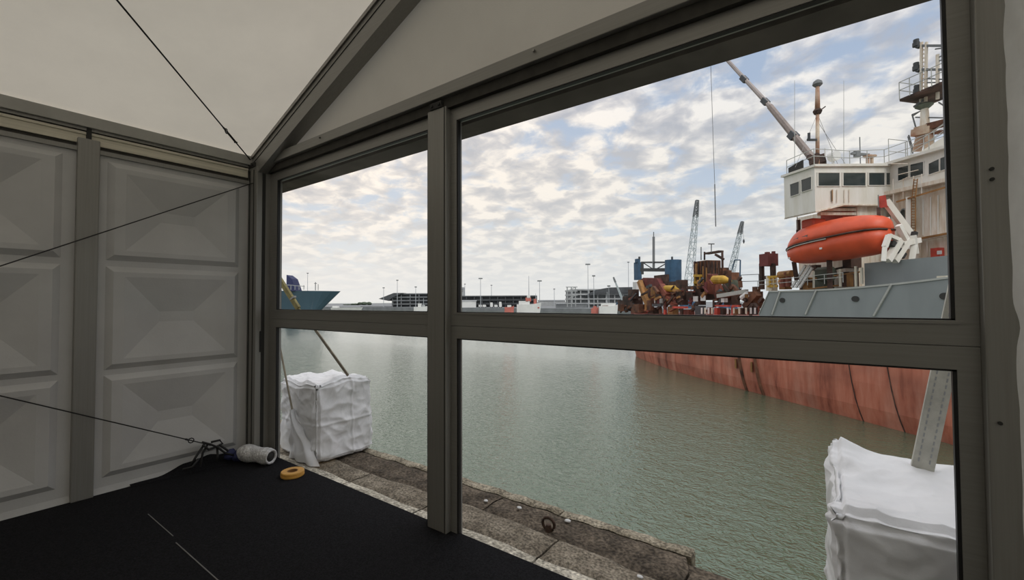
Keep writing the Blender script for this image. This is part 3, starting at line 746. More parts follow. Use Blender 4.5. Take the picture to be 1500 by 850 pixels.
window_on((1158, 1158.5), (270.5, 288), (1171, 1171), (266, 284), face_end, wing, gm='winglass')
window_on((1174.5, 1175), (264, 281.5), (1189, 1189), (259, 277), face_end, wing, gm='winglass')
# black screen on the wing roof
mb = MB(); t0, z0 = so_(1155, 261, 0); t1, z1 = so_(1176, 254, 0)
mb.prism([sp(t0, 0, ztp+.12), sp(t1, 0, ztp+.12), sp(t1, 0, ztp+.72), sp(t0, 0, ztp+.50)], SN*.08); mb.build('black_screen', 'dark', wing)
# stanchions and rusty drawing marks on the wing face
for x in (1219, 1225, 1236, 1243):
    mb = MB(); mb.tube([face_wing(x, 278)-SU*.05, face_wing(x, 297)-SU*.05], .03, 6); mb.build('pipe', 'shiprust', wing)
mb = MB(); q = face_wing(1218, 287)-SU*.05; mb.bar(q-Vector((0, 0, .35)), q+Vector((0, 0, .38)), .16, .04); mb.build('rust_patch', 'ochre', wing)
for ya, x0, x1 in ((305, 1215, 1286), (311, 1212, 1275)):
    mb = MB(); mb.bar(face_wing(x0, ya)+SU*.6, face_wing(x1, ya)+SU*.6, .25, .18); mb.build('bearer', 'shiprust', wing)
# wall under the wing
mb = MB(); mb.fbox(sp, TW+.4, TW+5, 3.9, 15, .6, 7.9); mb.build('lower_house', 'shiprust', ship)
mb = MB(); mb.fbox(sp, TW+.6, TW+2.2, 2.9, 4.2, 5.2, 7.55); mb.build('wing_support', 'orange_dk', ship)

# house side fittings: ribs, pipes, ladder, porthole, red box, beam
for x in (1352, 1363, 1374, 1386):
    mb = MB(); mb.bar(pp(x, 292-(x-1352)*.28, OH-.03), pp(x, 345, OH-.03), .05, .05); mb.build('rib', 'shipwhite', ship)
mb = MB(); mb.bar(pp(1345, 352, OH-.3), pp(1410, 340, OH-.3), .35, .14); mb.build('rusty_beam', 'shiprust', ship)
mb = MB(); mb.bar(pp(1345, 350, OH-.5), pp(1410, 338, OH-.5), .06, .12); mb.build('rusty_beam', 'ochre', ship)
mb = MB(); mb.bar(pp(1313, 296, OH-.56), pp(1400, 270, OH-.56), .05, .10); mb.build('ledge_edge', 'ochre', ship)
mb = MB(); mb.bar(pp(1331, 289, OH-.4), pp(1331, 365, OH-.4), .35, .30); mb.build('duct', 'shipwhite', ship)
def ladder(xa, ya, xb, yb, o, wpx, n, name, m, parent=ship):
    mb = MB(); p0, p1 = pp(xa, ya, o), pp(xb, yb, o)
    d0 = pp(xa+wpx, ya, o)-p0
    for s in (0, 1): mb.tube([p0+d0*s, p1+d0*s], .03, 6)
    for i in range(n): q = p0+(p1-p0)*((i+.5)/n); mb.tube([q, q+d0], .025, 5)
    return mb.build(name, m, parent)
ladder(1335, 288, 1335, 340, OH-.45, 6, 13, 'ladder', 'ochre')
ladder(1339, 262, 1336, 290, OH-.7, 5, 7, 'ladder', 'ochre')
mb = MB(); q = pp(1324, 316, OH-.03); mb.loft([[q+SU*(.26*math.cos(k*PI/9))+Vector((0, 0, .48*math.sin(k*PI/9)))-SN*d for k in range(18)] for d in (0, .05)]); ph = mb.build('porthole', 'shipgrey', ship)
mb = MB(); mb.loft([[q+SU*(.19*math.cos(k*PI/9))+Vector((0, 0, .40*math.sin(k*PI/9)))-SN*d for k in range(18)] for d in (0, .07)]); mb.build('pane', 'winglass', ph)
mb = MB(); pbox(mb, 1363, 363, 1383.5, 376, OH-.4, .4); mb.build('red_box', 'redpaint', ship)
mb = MB(); q = pp(1376, 370, OH-.43); mb.bar(q-SU*.12, q+SU*.12, .02, .22); mb.build('white_notice', 'farwhite', ship)
for x in (1348, 1358): 
    mb = MB(); mb.bar(pp(x, 348, OH-.1), pp(x, 376, OH-.1), .06, .06); mb.build('rib', 'shiprust', ship)
# scaffold of thin pipes in front of the house windows
for (xa, ya, xb, yb) in ((1317, 266, 1333, 258), (1316, 256, 1345, 249), (1323, 262, 1323, 296), (1338, 258, 1338, 290), (1350, 255, 1350, 285), (1305, 240, 1330, 240), (1308, 262, 1309, 298)):
    mb = MB(); mb.tube([pp(xa, ya, OH-.5), pp(xb, yb, OH-.5)], .028, 6); mb.build('pipe', 'shiprust', ship)

# railings on the roofs
def railing(pts, h, name='railing', m='shipgrey_pale', n=None, r=.025):
    mb = MB(); P = [Vector(p) for p in pts]
    for z in (h, h*.55):
        mb.tube([p+Vector((0, 0, z)) for p in P], r, 5)
    for a, b in zip(P, P[1:]):
        k = max(1, int((b-a).length/1.1))
        for i in range(k+1): q = a+(b-a)*(i/k); mb.tube([q, q+Vector((0, 0, h))], r, 5)
    return mb.build(name, m, ship)
railing([sp(TW+2.2, .1, ztp+.05), sp(TW+.1, .1, ztp+.15), sp(TW+.1, 3, 10.35), sp(TW+.1, OH-.3, 10.65), sp(3.5, OH-.3, 10.80)], 1.05)
railing([sp(TW+.6, OH+.8, 10.8), sp(TW+.6, OH+2.5, 10.8)], 1.9)
railing([sp(TW-.5, OH+1.2, 10.8), sp(TW-4.5, OH+1.2, 12.2)], 1.1)
railing([sp(6, OH+1.1, 11.1), sp(3.4, OH+1.1, 12.25), sp(0, OH+1.1, 12.4)], 1.0)
# fittings on the wing roof: searchlight, radar, drums
def at_t(x, y, t): d = _ray(x, y); S_ = SO+SU*t; k = (S_-CAM).dot(SU)/d.dot(SU); return CAM+d*k
q = at_t(1221, 229, TW+1); mb = MB(); mb.tube([q+SU*-.25, q+SU*.2], .34, 14); mb.tube([q-Vector((0, 0, .9)), q], .05, 6); mb.tube([q+SN*-.7-Vector((0, 0, .0)), q+SN*-.7+Vector((0, 0, .5))], .05, 6)
mb.build('searchlight', 'farwhite', ship, smooth=False)
q = at_t(1260, 226, TW+1); mb = MB(); mb.bar(q-SN*.75, q+SN*.75, .18, .14); mb.tube([q-Vector((0, 0, 1.1)), q+Vector((0, 0, 1.2))], .035, 6); mb.tube([q-SN*.3-Vector((0, 0, .2)), q-SN*.3+Vector((0, 0, .2))], .2, 10); mb.build('radar_scanner', 'fargrey', ship)
for x in (1271, 1277):
    mb = MB(); mb.tube([at_t(x, 243, TW+1), at_t(x, 229, TW+1)], .10, 8); mb.tube([at_t(x, 230, TW+1), at_t(x, 228, TW+1)], .28, 8); mb.build('vent', 'mastpaint', ship)

# foremast on the wing roof
mq = lambda x, y: at_t(x, y, TW+.9)
mb = MB(); mb.tube([mq(1197.5, 246), mq(1197.5, 165)], .13, 10, .11); mb.tube([mq(1197.5, 165), mq(1197.5, 126)], .17, 10, .12)
mast = mb.build('mast', 'mastpaint', ship, smooth=True)
mb = MB(); mb.tube([mq(1197.5, 127), mq(1197.5, 124), mq(1197.5, 120), mq(1197.5, 117)], [.16, .30, .26, .10], 12); mb.build('mast_lamp', 'fargrey', mast)
mb = MB(); mb.tube([mq(1197.5, 167), mq(1197.5, 163), mq(1197.5, 160)], [.2, .28, .2], 10); mb.bar(mq(1197.5, 165), mq(1209, 156), .06); mb.build('collar', 'rustdk', mast)
mb = MB(); mb.bar(mq(1183, 205), mq(1197, 205), .12); mb.bar(mq(1185, 206), mq(1185, 195), .16); mb.build('lamp_bracket', 'fardark', mast)
mb = MB(); mb.bar(mq(1193, 240), mq(1197, 226), .3); mb.bar(mq(1185, 233), mq(1187, 228), .25); mb.build('mast_foot', 'rustdk', mast)
for (a, b) in (((1198, 168), (1228, 243)), ((1198, 165), (1165, 245)), ((1199, 180), (1240, 243))):
    mb = MB(); mb.tube([mq(*a), mq(*b)], .012, 5); mb.build('stay_wire', 'steel', mast)
for x, y0, y1 in ((1236, 118, 244), (1164, 118, 240)):
    mb = MB(); mb.tube([mq(x, y1), mq(x, y0)], .022, 5, .012); mb.build('whip_antenna', 'shipgrey_pale', ship)

# main mast behind the wheelhouse with its platforms
MO = 8.2
g = lambda x, y, o=MO: pp(x, y, o)
mb = MB()
for x in (1349, 1356): mb.tube([g(x, 150), g(x+1, 62)], .09, 8)
for i in range(14): mb.tube([g(1349, 145-i*6), g(1356.5, 145-i*6)], .035, 5)
mb.tube([g(1355, 190), g(1354, 150)], .28, 10, .18)
mb.tube([g(1373.5, 145), g(1373.5, 80)], .10, 8)
mb.tube([g(1357.5, 135), g(1357.5, 66)], .05, 6)
mm_ = mb.build('main_mast', 'shiprust', ship)
mb = MB(); mb.bar(g(1343, 222), g(1349, 196), .45); mb.bar(g(1360, 218), g(1362, 192), .45); mb.bar(g(1340, 196), g(1366, 190), .75, .45); mb.bar(g(1343, 193), g(1362, 188), .6, .5); mb.build('mast_legs', 'mastpaint', mm_)
mb = MB(); mb.bar(g(1360, 186), g(1392, 178), .5, .4); mb.bar(g(1365, 195), g(1392, 192), .3, .2); mb.build('mast_arm', 'rust', mm_)
for y0, y1, x0, x1 in ((67, 67, 1341, 1400), (102, 102, 1343, 1400)):
    mb = MB(); mb.bar(g(x0, y0), g(x1, y1), .14, .14); mb.build('yard', 'fargrey', mm_)
mb = MB(); mb.fbox(sp, so_(1334, 143, MO)[0], so_(1402, 140, MO)[0], MO-1.0, MO+1.6, so_(1350, 142, MO)[1]-.12, so_(1350, 142, MO)[1]+.05); mb.build('platform', 'rustdk', mm_)
zz = so_(1350, 142, MO)[1]
pl = [sp(so_(1400, 143, MO)[0], MO-1, zz), sp(so_(1334, 143, MO)[0], MO-1, zz), sp(so_(1334, 143, MO)[0], MO+1.6, zz)]
mb = MB()
for h in (.65, 1.2): mb.tube([p+Vector((0, 0, h)) for p in pl], .03, 5)
for p in pl+[(pl[0]+pl[1])/2, (pl[0]+pl[1]*3)/4, (pl[0]*3+pl[1])/4]: mb.tube([p, p+Vector((0, 0, 1.2))], .03, 5)
mb.build('platform_railing', 'shipgrey_pale', mm_)
for (x, y, h) in ((1342, 68, 10), (1342, 103, 11), (1343, 137, 12)):
    mb = MB(); mb.tube([g(x, y), g(x, y-h*.55)], .20, 8); mb.tube([g(x, y-h*.6), g(x, y-h)], .16, 8); mb.tube([g(x+1, y), g(x+5, y+1)], .12, 8); mb.build('signal_lamp', 'fardark', mm_)
mb = MB(); mb.bar(g(1339, 157), g(1354, 146), .14); mb.bar(g(1341, 157), g(1349, 154), .10); mb.build('brace', 'fargrey', mm_)
for (a, b) in (((1336, 168), (1342, 189)), ((1336, 168), (1356, 160)), ((1341, 172), (1400, 173)), ((1337, 170), (1346, 164)), ((1373, 85), (1392, 76)), ((1373, 90), (1400, 82)), ((1357, 115), (1392, 117)), ((1357, 121), (1400, 121)), ((1375, 150), (1388, 158)), ((1370, 72), (1385, 70)), ((1330, 200), (1337, 225)), ((1331, 198), (1338, 222))):
    MB().tube([g(*a), g(*b)], .045, 5).build('mast_rail', 'fargrey', mm_)
mb = MB(); mb.tube([g(1355, 160), g(1354, 155), g(1354, 151)], [.2, .5, .25], 10); mb.build('mast_collar', 'greengrey', mm_)

# deck crane boom folded up to the left, with its hoist wire
CO = 7.5
mb = MB(); mb.tube([pp(1199, 243, CO), pp(1128, 156, CO)], .31, 8, .27); boom = mb.build('crane_boom', mat('boom', (.22, .18, .16), .5, .2, .2, 1), ship)
mb = MB(); mb.tube([pp(1130, 158, CO), pp(1030, 50, CO)], .22, 8, .15); mb.build('boom_extension', mat('boom2', (.30, .26, .24), .5, .2, .15, 1), boom)
for x, y in ((1162, 199), (1121, 149), (1090, 116)):
    mb = MB(); mb.bar(pp(x-3, y-3, CO), pp(x+3, y+3, CO), (.6 if x > 1150 else .45)); mb.build('boom_collar', 'fardark', boom)
mb = MB(); mb.bar(pp(1199, 243, CO), pp(1196, 232, CO), 1.1); mb.tube([pp(1206, 252, CO), pp(1200, 243, CO)], .5, 8); mb.build('boom_heel', 'rustdk', boom)
mb = MB(); mb.tube([pp(1032, 52, CO), pp(1041, 90, CO), pp(1045.5, 230, CO), pp(1047, 270, CO)], .028, 5); mb.tube([pp(1047, 270, CO), pp(1048.5, 332, CO)], .06, 5); mb.build('hoist_wire', 'fargrey', boom)

# lifeboat (hangs in its davit: a thing of its own)
lb = empty('lifeboat', tuple(sp(7, 1.5, 4.0)), 'bright orange enclosed lifeboat hanging below the white bridge wing', 'lifeboat')
BO = 1.25
T0 = so_(1303, 352, BO)[0]; T1 = so_(1154.5, 370, BO)[0]
prof = [  # s, half width, keel z, fender z, roof z
 (0.00, .10, 4.62, 5.55, 5.98), (.02, .60, 4.35, 5.58, 6.22), (.07, 1.02, 4.22, 5.56, 6.45), (.18, 1.28, 4.12, 5.52, 6.60), (.32, 1.36, 4.06, 5.46, 6.68), (.48, 1.38, 4.03, 5.40, 6.68),
 (.62, 1.32, 4.02, 5.34, 6.62), (.74, 1.20, 4.02, 5.28, 6.52), (.85, .95, 4.08, 5.20, 6.20), (.93, .60, 4.25, 5.14, 5.75), (.98, .25, 4.52, 5.08, 5.35), (1.0, .05, 4.7, 5.06, 5.15)]
def lr(t): # interpolate
    for a, b in zip(prof, prof[1:]):
        if t <= b[0]: k = (t-a[0])/(b[0]-a[0]); k2 = k; return [x+(y-x)*k2 for x, y in zip(a, b)]
    return prof[-1]
def ring(s, lo):
    _, hw, zk, zf, zr_ = lr(s); t = T0+(T1-T0)*s; out = []
    if lo: prs = [(-1, 1), (-.97, .55), (-.80, .25), (-.45, .06), (0, 0), (.45, .06), (.80, .25), (.97, .55), (1, 1)]; return [sp(t, BO+hw*a, zk+(zf-zk)*b) for a, b in prs]
    prs = [(-1, 0), (-.96, .30), (-.84, .62), (-.60, .88), (-.25, .985), (0, 1), (.25, .985), (.60, .88), (.84, .62), (.96, .30), (1, 0)]; return [sp(t, BO+hw*.97*a, zf+(zr_-zf)*b) for a, b in prs]
SS = [i/36 for i in range(37)]; SS[1] = .02
MB().loft([ring(s, True) for s in SS]).build('boat_hull', 'orange', lb, smooth=True)
MB().loft([ring(s, False) for s in SS]).build('canopy', 'orange', lb, smooth=True)
def sidept(s, sgn, dz=0, out=.03): _, hw, zk, zf, zr_ = lr(s); return sp(T0+(T1-T0)*s, BO+sgn*(hw+out), zf+dz)
mb = MB(); mb.tube([sidept(s, -1) for s in SS], .055, 6); mb.tube([sidept(s, 1) for s in SS], .055, 6); mb.build('fender_strip', 'rustdk', lb, smooth=True)
mb = MB(); mb.tube([sidept(s, -1, -.10, .05) for s in SS[14:34]], .035, 6); mb.build('grab_line', 'shipgrey_pale', lb, smooth=True)
tt = T0+(T1-T0)*.70
mb = MB(); mb.fbox(sp, tt-.5, tt+.45, BO-.55, BO+.55, 6.35, 7.0); mb.build('conning_hatch', 'orange_dk', lb, bevel=.12)
for s in (.08, .88):
    t = T0+(T1-T0)*s; mb = MB(); mb.bar(sp(t, BO, lr(s)[4]-.1), sp(t, BO, lr(s)[4]+.45), .16, .16); mb.build('lifting_hook', 'rustdk', lb)
for s, dz in ((.45, -.62), (.87, -.72)):
    q = sidept(s, -1, dz, -.02); mb = MB(); mb.bar(q-SU*.09, q+SU*.09, .02, .12); mb.build('reflector', 'farwhite', lb)
for s in (.60, .72): MB().bar(sidept(s, -1, .35, -.10), sidept(s+.07, -1, .33, -.12), .04, .22).build('side_window', 'winglass', lb)
# davit
dv = ship
mb = MB(); mb.bar(at_t(1297, 294, 4.6), at_t(1336, 347, 4.0), .36, .30); mb.bar(at_t(1298, 320, 4.5), at_t(1308, 352, 4.2), .4, .3); davit = mb.build('davit_arm', 'shipwhite', ship)
mb = MB(); mb.bar(at_t(1291.5, 287, 4.6), at_t(1294, 304, 4.6), .34, .34); mb.build('davit_head', 'redpaint', davit)
mb = MB()
for (a, b, w_) in (((1302, 345), (1296, 362), .22), ((1296, 362), (1294, 383), .22), ((1302, 345), (1318, 352), .2), ((1318, 352), (1300, 382), .30), ((1337, 345), (1341, 372), .30), ((1330, 352), (1310, 383), .30), ((1340, 352), (1335, 383), .28), ((1316, 330), (1328, 352), .25), ((1321, 358), (1346, 352), .28)):
    mb.bar(at_t(*a, 3.6), at_t(*b, 3.6), w_)
mb.build('davit_frame', 'shipwhite', davit)
for a, b, w_ in (((1312, 366), (1322, 376), .35), ((1304, 356), (1310, 360), .3), ((1337, 352), (1340, 340), .22)): MB().bar(at_t(*a, 3.65), at_t(*b, 3.65), w_).build('davit_winch', 'dark', davit)
for s in (.88, .08): MB().tube([sp(T0+(T1-T0)*s, BO, lr(s)[4]+.4), sp(T0+(T1-T0)*s, BO, 7.65)], .03, 5).build('davit_fall', 'steel', davit)
mb = MB(); mb.bar(sp(T0+(T1-T0)*.5, BO-.3, 4.1), sp(T0+(T1-T0)*.5, BO-.3, .6), .3); mb.bar(pp(1163, 384, 1.5), pp(1167, 410, 1.5), .28); mb.bar(sp(T0+(T1-T0)*.95, BO+.6, 7.3), sp(T0+(T1-T0)*.95, BO+.6, 5.0), .25); mb.build('davit_cradle', 'rustdk', davit)

# ---- clutter on the after deck (seen between bulwark and lifeboat)
def item(name, m, o, shapes, parent=None):
    mb = MB()
    for s in shapes:
        if s[0] == 'b': pbox(mb, *s[1:5], o+(s[6] if len(s) > 6 else 0), s[5])
        elif s[0] == 'r': pbar(mb, *s[1:5], o, s[5])
        elif s[0] == 't': ptube(mb, *s[1:5], o, s[5], 10)
    return mb.build(name, m, parent or ship)
item('rust_tower', 'rustdk', 4.2, [('b', 1112, 386, 1120, 424, 1.0), ('b', 1128, 386, 1137, 424, 1.0), ('b', 1119, 404, 1129, 409, .3)])
item('rust_tower_head', 'maroon', 3.9, [('b', 1112, 371, 1140, 389, 1.8), ('b', 1120, 369, 1128, 372, .4), ('b', 1130, 368, 1136, 372, .4)])
item('deck_cabin', 'cream', 2.5, [('b', 1122, 404, 1139, 426, 1.2)])
cb = item('cabin_grille', 'yellow', 2.35, [('b', 1126, 406, 1130, 420, .1), ('b', 1132, 406, 1136, 420, .1), ('b', 1124, 404, 1140, 407, .1), ('b', 1124, 418, 1140, 421, .1)])
item('deck_winch', 'ochre', 2.6, [('b', 1141, 405, 1160, 424, 1.2), ('t', 1142, 403, 1160, 401, .28), ('t', 1144, 413, 1156, 413, .3)])
item('winch_drum', 'rustred', 2.3, [('t', 1147, 409, 1147, 421, .22), ('t', 1155, 405, 1155, 420, .2), ('b', 1148, 399, 1154, 403, .3)])
for (a, b) in (((1160, 421), (1180, 389)), ((1166, 421), (1187, 389)), ((1172, 421), (1190, 392))):
    mb = MB(); mb.bar(pp(*a, 1.6), pp(*b, 1.6), .11, .16); mb.build('gangway_rail', 'farwhite', ship)
mb = MB()
for i in range(9):
    f_ = i/8; mb.bar(pp(1160+20*f_, 421-32*f_, 1.6), pp(1172+18*f_, 421-29*f_, 1.6), .05)
mb.build('gangway_steps', 'shipgrey_pale', ship)
item('deck_machinery', 'greengrey', 2.6, [('b', 1194, 399, 1222, 424, 1.6), ('t', 1200, 402, 1218, 401, .5), ('b', 1203, 392, 1212, 400, .5)])
item('deck_machinery', 'rustdk', 3.0, [('b', 1172, 408, 1196, 424, 1.0), ('b', 1232, 398, 1258, 420, 1.2), ('b', 1234, 372, 1262, 392, 1.0), ('r', 1215, 396, 1235, 392, .12), ('b', 1188, 388, 1203, 396, .6)])
item('bollard_post', 'cream', 1.2, [('b', 1230, 394, 1233, 420, .3), ('b', 1253, 390, 1256, 420, .3), ('b', 1261, 392, 1265, 416, .3), ('r', 1192, 398, 1192, 422, .12)])
item('rusty_pipework', 'ochre', 1.8, [('r', 1180, 424, 1230, 418, .10), ('r', 1184, 408, 1196, 408, .12), ('b', 1240, 402, 1250, 420, .5), ('r', 1222, 404, 1262, 398, .08), ('b', 1176, 414, 1190, 424, .4)])
railing([pp(1110, 424, .3), pp(1160, 420, .3), pp(1235, 414, .3)], .6, r=.02)

# ---- rusty dredging gear on the long main deck
def gear(name, m, o, shapes): return item(name, m, o, shapes)
gear('ladder_frame_platform', 'rustdk', 4.0, [('b', 1005, 418, 1060, 423, 3), ('b', 1018, 423, 1034, 447, 2.5), ('b', 1005, 428, 1058, 440, 3), ('b', 960, 428, 988, 447, 3), ('b', 1060, 428, 1084, 447, 2), ('b', 990, 410, 1008, 447, 2)])
gear('hopper', 'rust', 6.0, [('b', 1016, 381, 1056, 421, 4), ('b', 1050, 392, 1068, 412, 4), ('b', 1062, 399, 1083, 414, 4), ('b', 1056, 396, 1072, 402, 3)])
mb = MB()
for i in range(8): pbar(mb, 1018+5*i, 383, 1018+5*i, 419, 5.9, .14)
mb.build('hopper_rib', 'rustdk', ship)
gear('yellow_tower', 'yellow', 5.5, [('b', 1017, 402, 1020, 424, .6), ('b', 1024, 404, 1027, 424, .6), ('r', 1017, 404, 1027, 404, .25), ('r', 1017, 414, 1027, 414, .25)])
gear('hopper_cladding', 'ochre', 5.7, [('b', 1029, 390, 1031, 418, .3), ('b', 1018, 386, 1023, 402, .3), ('b', 1034, 392, 1036, 416, .3)])
gear('rust_bulk', 'rustred', 4.6, [('b', 1016, 420, 1044, 432, 2), ('r', 1043, 402, 1040, 430, .8), ('r', 1044, 404, 1056, 436, .7)])
gear('gantry', 'rustdk', 6.0, [('b', 1031.5, 368, 1060, 370.6, .6), ('b', 1056.5, 367, 1060, 400, .6), ('r', 1032, 369, 1032, 381, .15), ('r', 1048, 373, 1060, 380, .2)])
gear('tank_shed', 'greengrey', 5.0, [('b', 1058, 410, 1083, 429, 3), ('b', 1066, 424, 1083, 434, 3)])
def cone_tank(x0, y0, x1, x2, o, r, name):
    mb = MB(); a, b, c = pp(x0, y0, o), pp(x1, y0, o), pp(x2, y0+2, o)
    mb.tube([a, b, c], [r, r, .05], 12); return mb.build(name, 'yellow', ship, smooth=False)
cone_tank(1046, 410, 1060, 1072, 4.0, .42, 'yellow_tank'); cone_tank(975, 423, 988, 996, 4.0, .38, 'yellow_tank')
gear('conveyor', 'shipgrey_pale', 3.0, [('r', 1052, 434, 1094, 427, .35)])
gear('pipe_bend', 'farwhite', 3.0, [('t', 1088, 437, 1096, 431, .3), ('b', 1056, 437, 1066, 443, .8)])
gear('rusty_heap', 'rust', 3.0, [('b', 1096, 427, 1118, 452, 2), ('b', 1102, 420, 1114, 430, 1), ('r', 1092, 450, 1110, 430, .5)])
# far unit
gear('blue_tank', 'tankblue', 7.0, [('b', 928.5, 384, 940, 410, 1.6), ('b', 930, 379, 938, 386, 1.2)])
mb = MB(); ta, za = so_(978, 409, 6.0); 
for xa, xb, y0, y1 in ((977.5, 994.5, 381, 420),):
    c0, c1 = pp((xa+xb)/2, y1, 6.5), pp((xa+xb)/2, y0, 6.5); mb.tube([c0, c1], (pp(xb, y1, 6.5)-pp(xa, y1, 6.5)).length/2*.8, 14)
mb.build('blue_silo', 'tankblue', ship)
gear('tank_cap', 'fardark', 6.9, [('b', 935, 376, 938, 380, .5), ('b', 983, 376, 986, 382, .5), ('b', 939, 384, 943, 402, .8), ('b', 975, 384, 979, 404, .8)])
gear('tie_frame', 'fardark', 6.4, [('r', 940, 384.5, 978, 384.5, .22), ('r', 940, 395.5, 978, 395.5, .45), ('r', 942, 385, 956, 394, .10), ('r', 976, 386, 962, 394, .10)])
gear('slender_mast', 'fargrey', 6.4, [('r', 957.5, 396, 957.5, 347, .26), ('r', 957.5, 347, 957.5, 340, .1)])
gear('hopper', 'rustdk', 5.2, [('b', 958, 402, 994, 418, 3), ('b', 978, 412, 1006, 430, 3)])
mb = MB(); mb.prism([pp(936, 412, 4.6), pp(942, 407, 4.6), pp(962, 408, 4.6), pp(972, 426, 4.6), pp(976, 447, 4.6), pp(948, 447, 4.6)], SN*3); mb.build('maroon_bulk', 'maroon', ship)
gear('clad_panel', 'ochre', 4.3, [('b', 944, 421, 950, 438, .3), ('b', 953, 419, 960, 437, .3)])
gear('cutter_leg', 'ochre', 4.2, [('r', 937, 412, 943, 430, .55), ('r', 943, 430, 951, 447, .7)])
gear('spud_arm', 'rustred', 3.8, [('r', 968, 419, 978, 434, .7), ('r', 974, 432, 990, 449, .5)])
gear('white_cabin', 'farwhite', 7.0, [('b', 927, 413, 937, 427, 2)])
gear('low_machinery', 'rustdk', 4.4, [('b', 912, 434, 942, 452, 2), ('b', 905, 440, 930, 456, 2), ('b', 920, 424, 936, 438, 2)])
gear('low_machinery', 'rust', 3.2, [('b', 925, 446, 946, 458, 1), ('b', 948, 440, 958, 455, 1), ('b', 905, 446, 914, 456, 1)])
# pipes, struts and braces tangled through the gear
random.seed(23)
CL = [(940, 1000, 405, 456, 3.4, 34), (1000, 1085, 395, 456, 3.6, 46), (905, 940, 430, 458, 4.2, 14), (1085, 1118, 425, 456, 2.8, 12)]
for (xa, xb, ya, yb, o_, n_) in CL:
    for i in range(n_):
        x = random.uniform(xa, xb); y = random.uniform(ya+.25*(yb-ya), yb); an = random.choice([0, 0, PI/2, PI/2, .9, -.9, .5]); ln = random.uniform(4, 14)
        mb = MB(); pbar(mb, x, y, min(xb, x+ln*math.cos(an)), min(yb, max(ya, y-ln*math.sin(an))), o_+random.uniform(-.4, .3), random.uniform(.12, .34))
        mb.build('brace', random.choice(['rustdk', 'rustdk', 'rust', 'fardark', 'rustred', 'ochre', 'maroon', 'rust', 'rustdk']), ship)
# coaming: rows of red and pale boxes along the deck edge
random.seed(11)
x = 924
cols = ['rustred', 'redpaint', 'rustdk', 'rust', 'redpaint', 'ochre', 'rustdk', 'rustred', 'fardark']
i = 0
while x < 1112:
    wd = random.choice([5, 7, 9, 12, 16]); h = random.uniform(5, 12)
    o_ = 2.4+1.2*max(0, (1040-x)/100.)+random.uniform(0, .6)
    mb = MB(); pbox(mb, x, 459-h, min(x+wd, 1113), 461.5, o_, 1.0); mb.build('deck_gear', cols[i % len(cols)], ship); x += wd+random.choice([0, 1, 2]); i += 1
mb = MB(); pbox(mb, 1047, 447, 1070, 449.5, 2.1, .3); pbox(mb, 1072, 447, 1086, 450, 2.1, .3); pbox(mb, 985, 449, 1008, 452, 2.4, .3); mb.build('red_pipe', 'redpaint', ship)
for x in (1028, 1033, 1038, 1043, 1066, 1075, 1083, 1093, 1100, 1106):
    mb = MB(); mb.bar(pp(x, 451, 2.2), pp(x, 460, 2.2), .14); mb.build('deck_stanchion', 'cream' if x % 2 else 'farwhite', ship)
for x, y in ((1019, 438), (1030, 437), (961, 441), (968, 441)):
    mb = MB(); q = pp(x, y, 3.7); mb.bar(q-SU*.35, q+SU*.35, .1, .55); mb.build('floodlight', 'farwhite', ship)
railing([pp(1086, 424, 4), pp(1112, 424, 4)], 1.3, m='fargrey', r=.03)
mb = MB(); ptube(mb, 1083.5, 430, 1084.5, 381, 5, .06); ptube(mb, 1072, 396, 1076, 381, 5, .05); ptube(mb, 1076, 381, 1084, 381, 5, .05); mb.build('deck_davit', 'tankblue', ship)
mb = MB(); ptube(mb, 1042, 370, 1042, 358, 6, .05); mb.bar(pp(1038, 357.5, 6), pp(1046, 357.5, 6), .12); ptube(mb, 1027, 381, 1027, 362, 6, .06); mb.build('light_mast', 'fargrey', ship)

# ================================================================== far shore and other boats
def wd_(x, y, D): return at_d(x, y, D)
GZ = -3.2
mb = MB(); mb.box(-1300, 900, 247, 1600, -9, GZ); tag(mb.build('far_quay', 'fargrey'), kind='structure')
# a frame at distance D facing the camera: X right, Y away
RX = Vector((math.cos(YAW), math.sin(YAW), 0)); FX = Vector((-math.sin(YAW), math.cos(YAW), 0))
def fp(px, D): d = at_d(px, 441, D); return d.x*RX.x+d.y*RX.y
def hz_(py, D): return CAM_H+(441.3-py)/F_PX*D
def fr(D):
    def g_(a, b, z): return RX*a+FX*(D+b)+Vector((0, 0, z))
    return g_
def fb(mb, D, x0, y0, x1, y1, dp, ground=False):
    z0 = GZ if ground else hz_(y1, D); return mb.fbox(fr(D), fp(x0, D), fp(x1, D), 0, dp, z0, hz_(y0, D))
def fbar(mb, D, x0, y0, x1, y1, w):
    g_ = fr(D); return mb.bar(g_(fp(x0, D), 0, hz_(y0, D)), g_(fp(x1, D), 0, hz_(y1, D)), w)
def flo(D, x, z=GZ): g_ = fr(D); return g_(fp(x, D), 0, z)

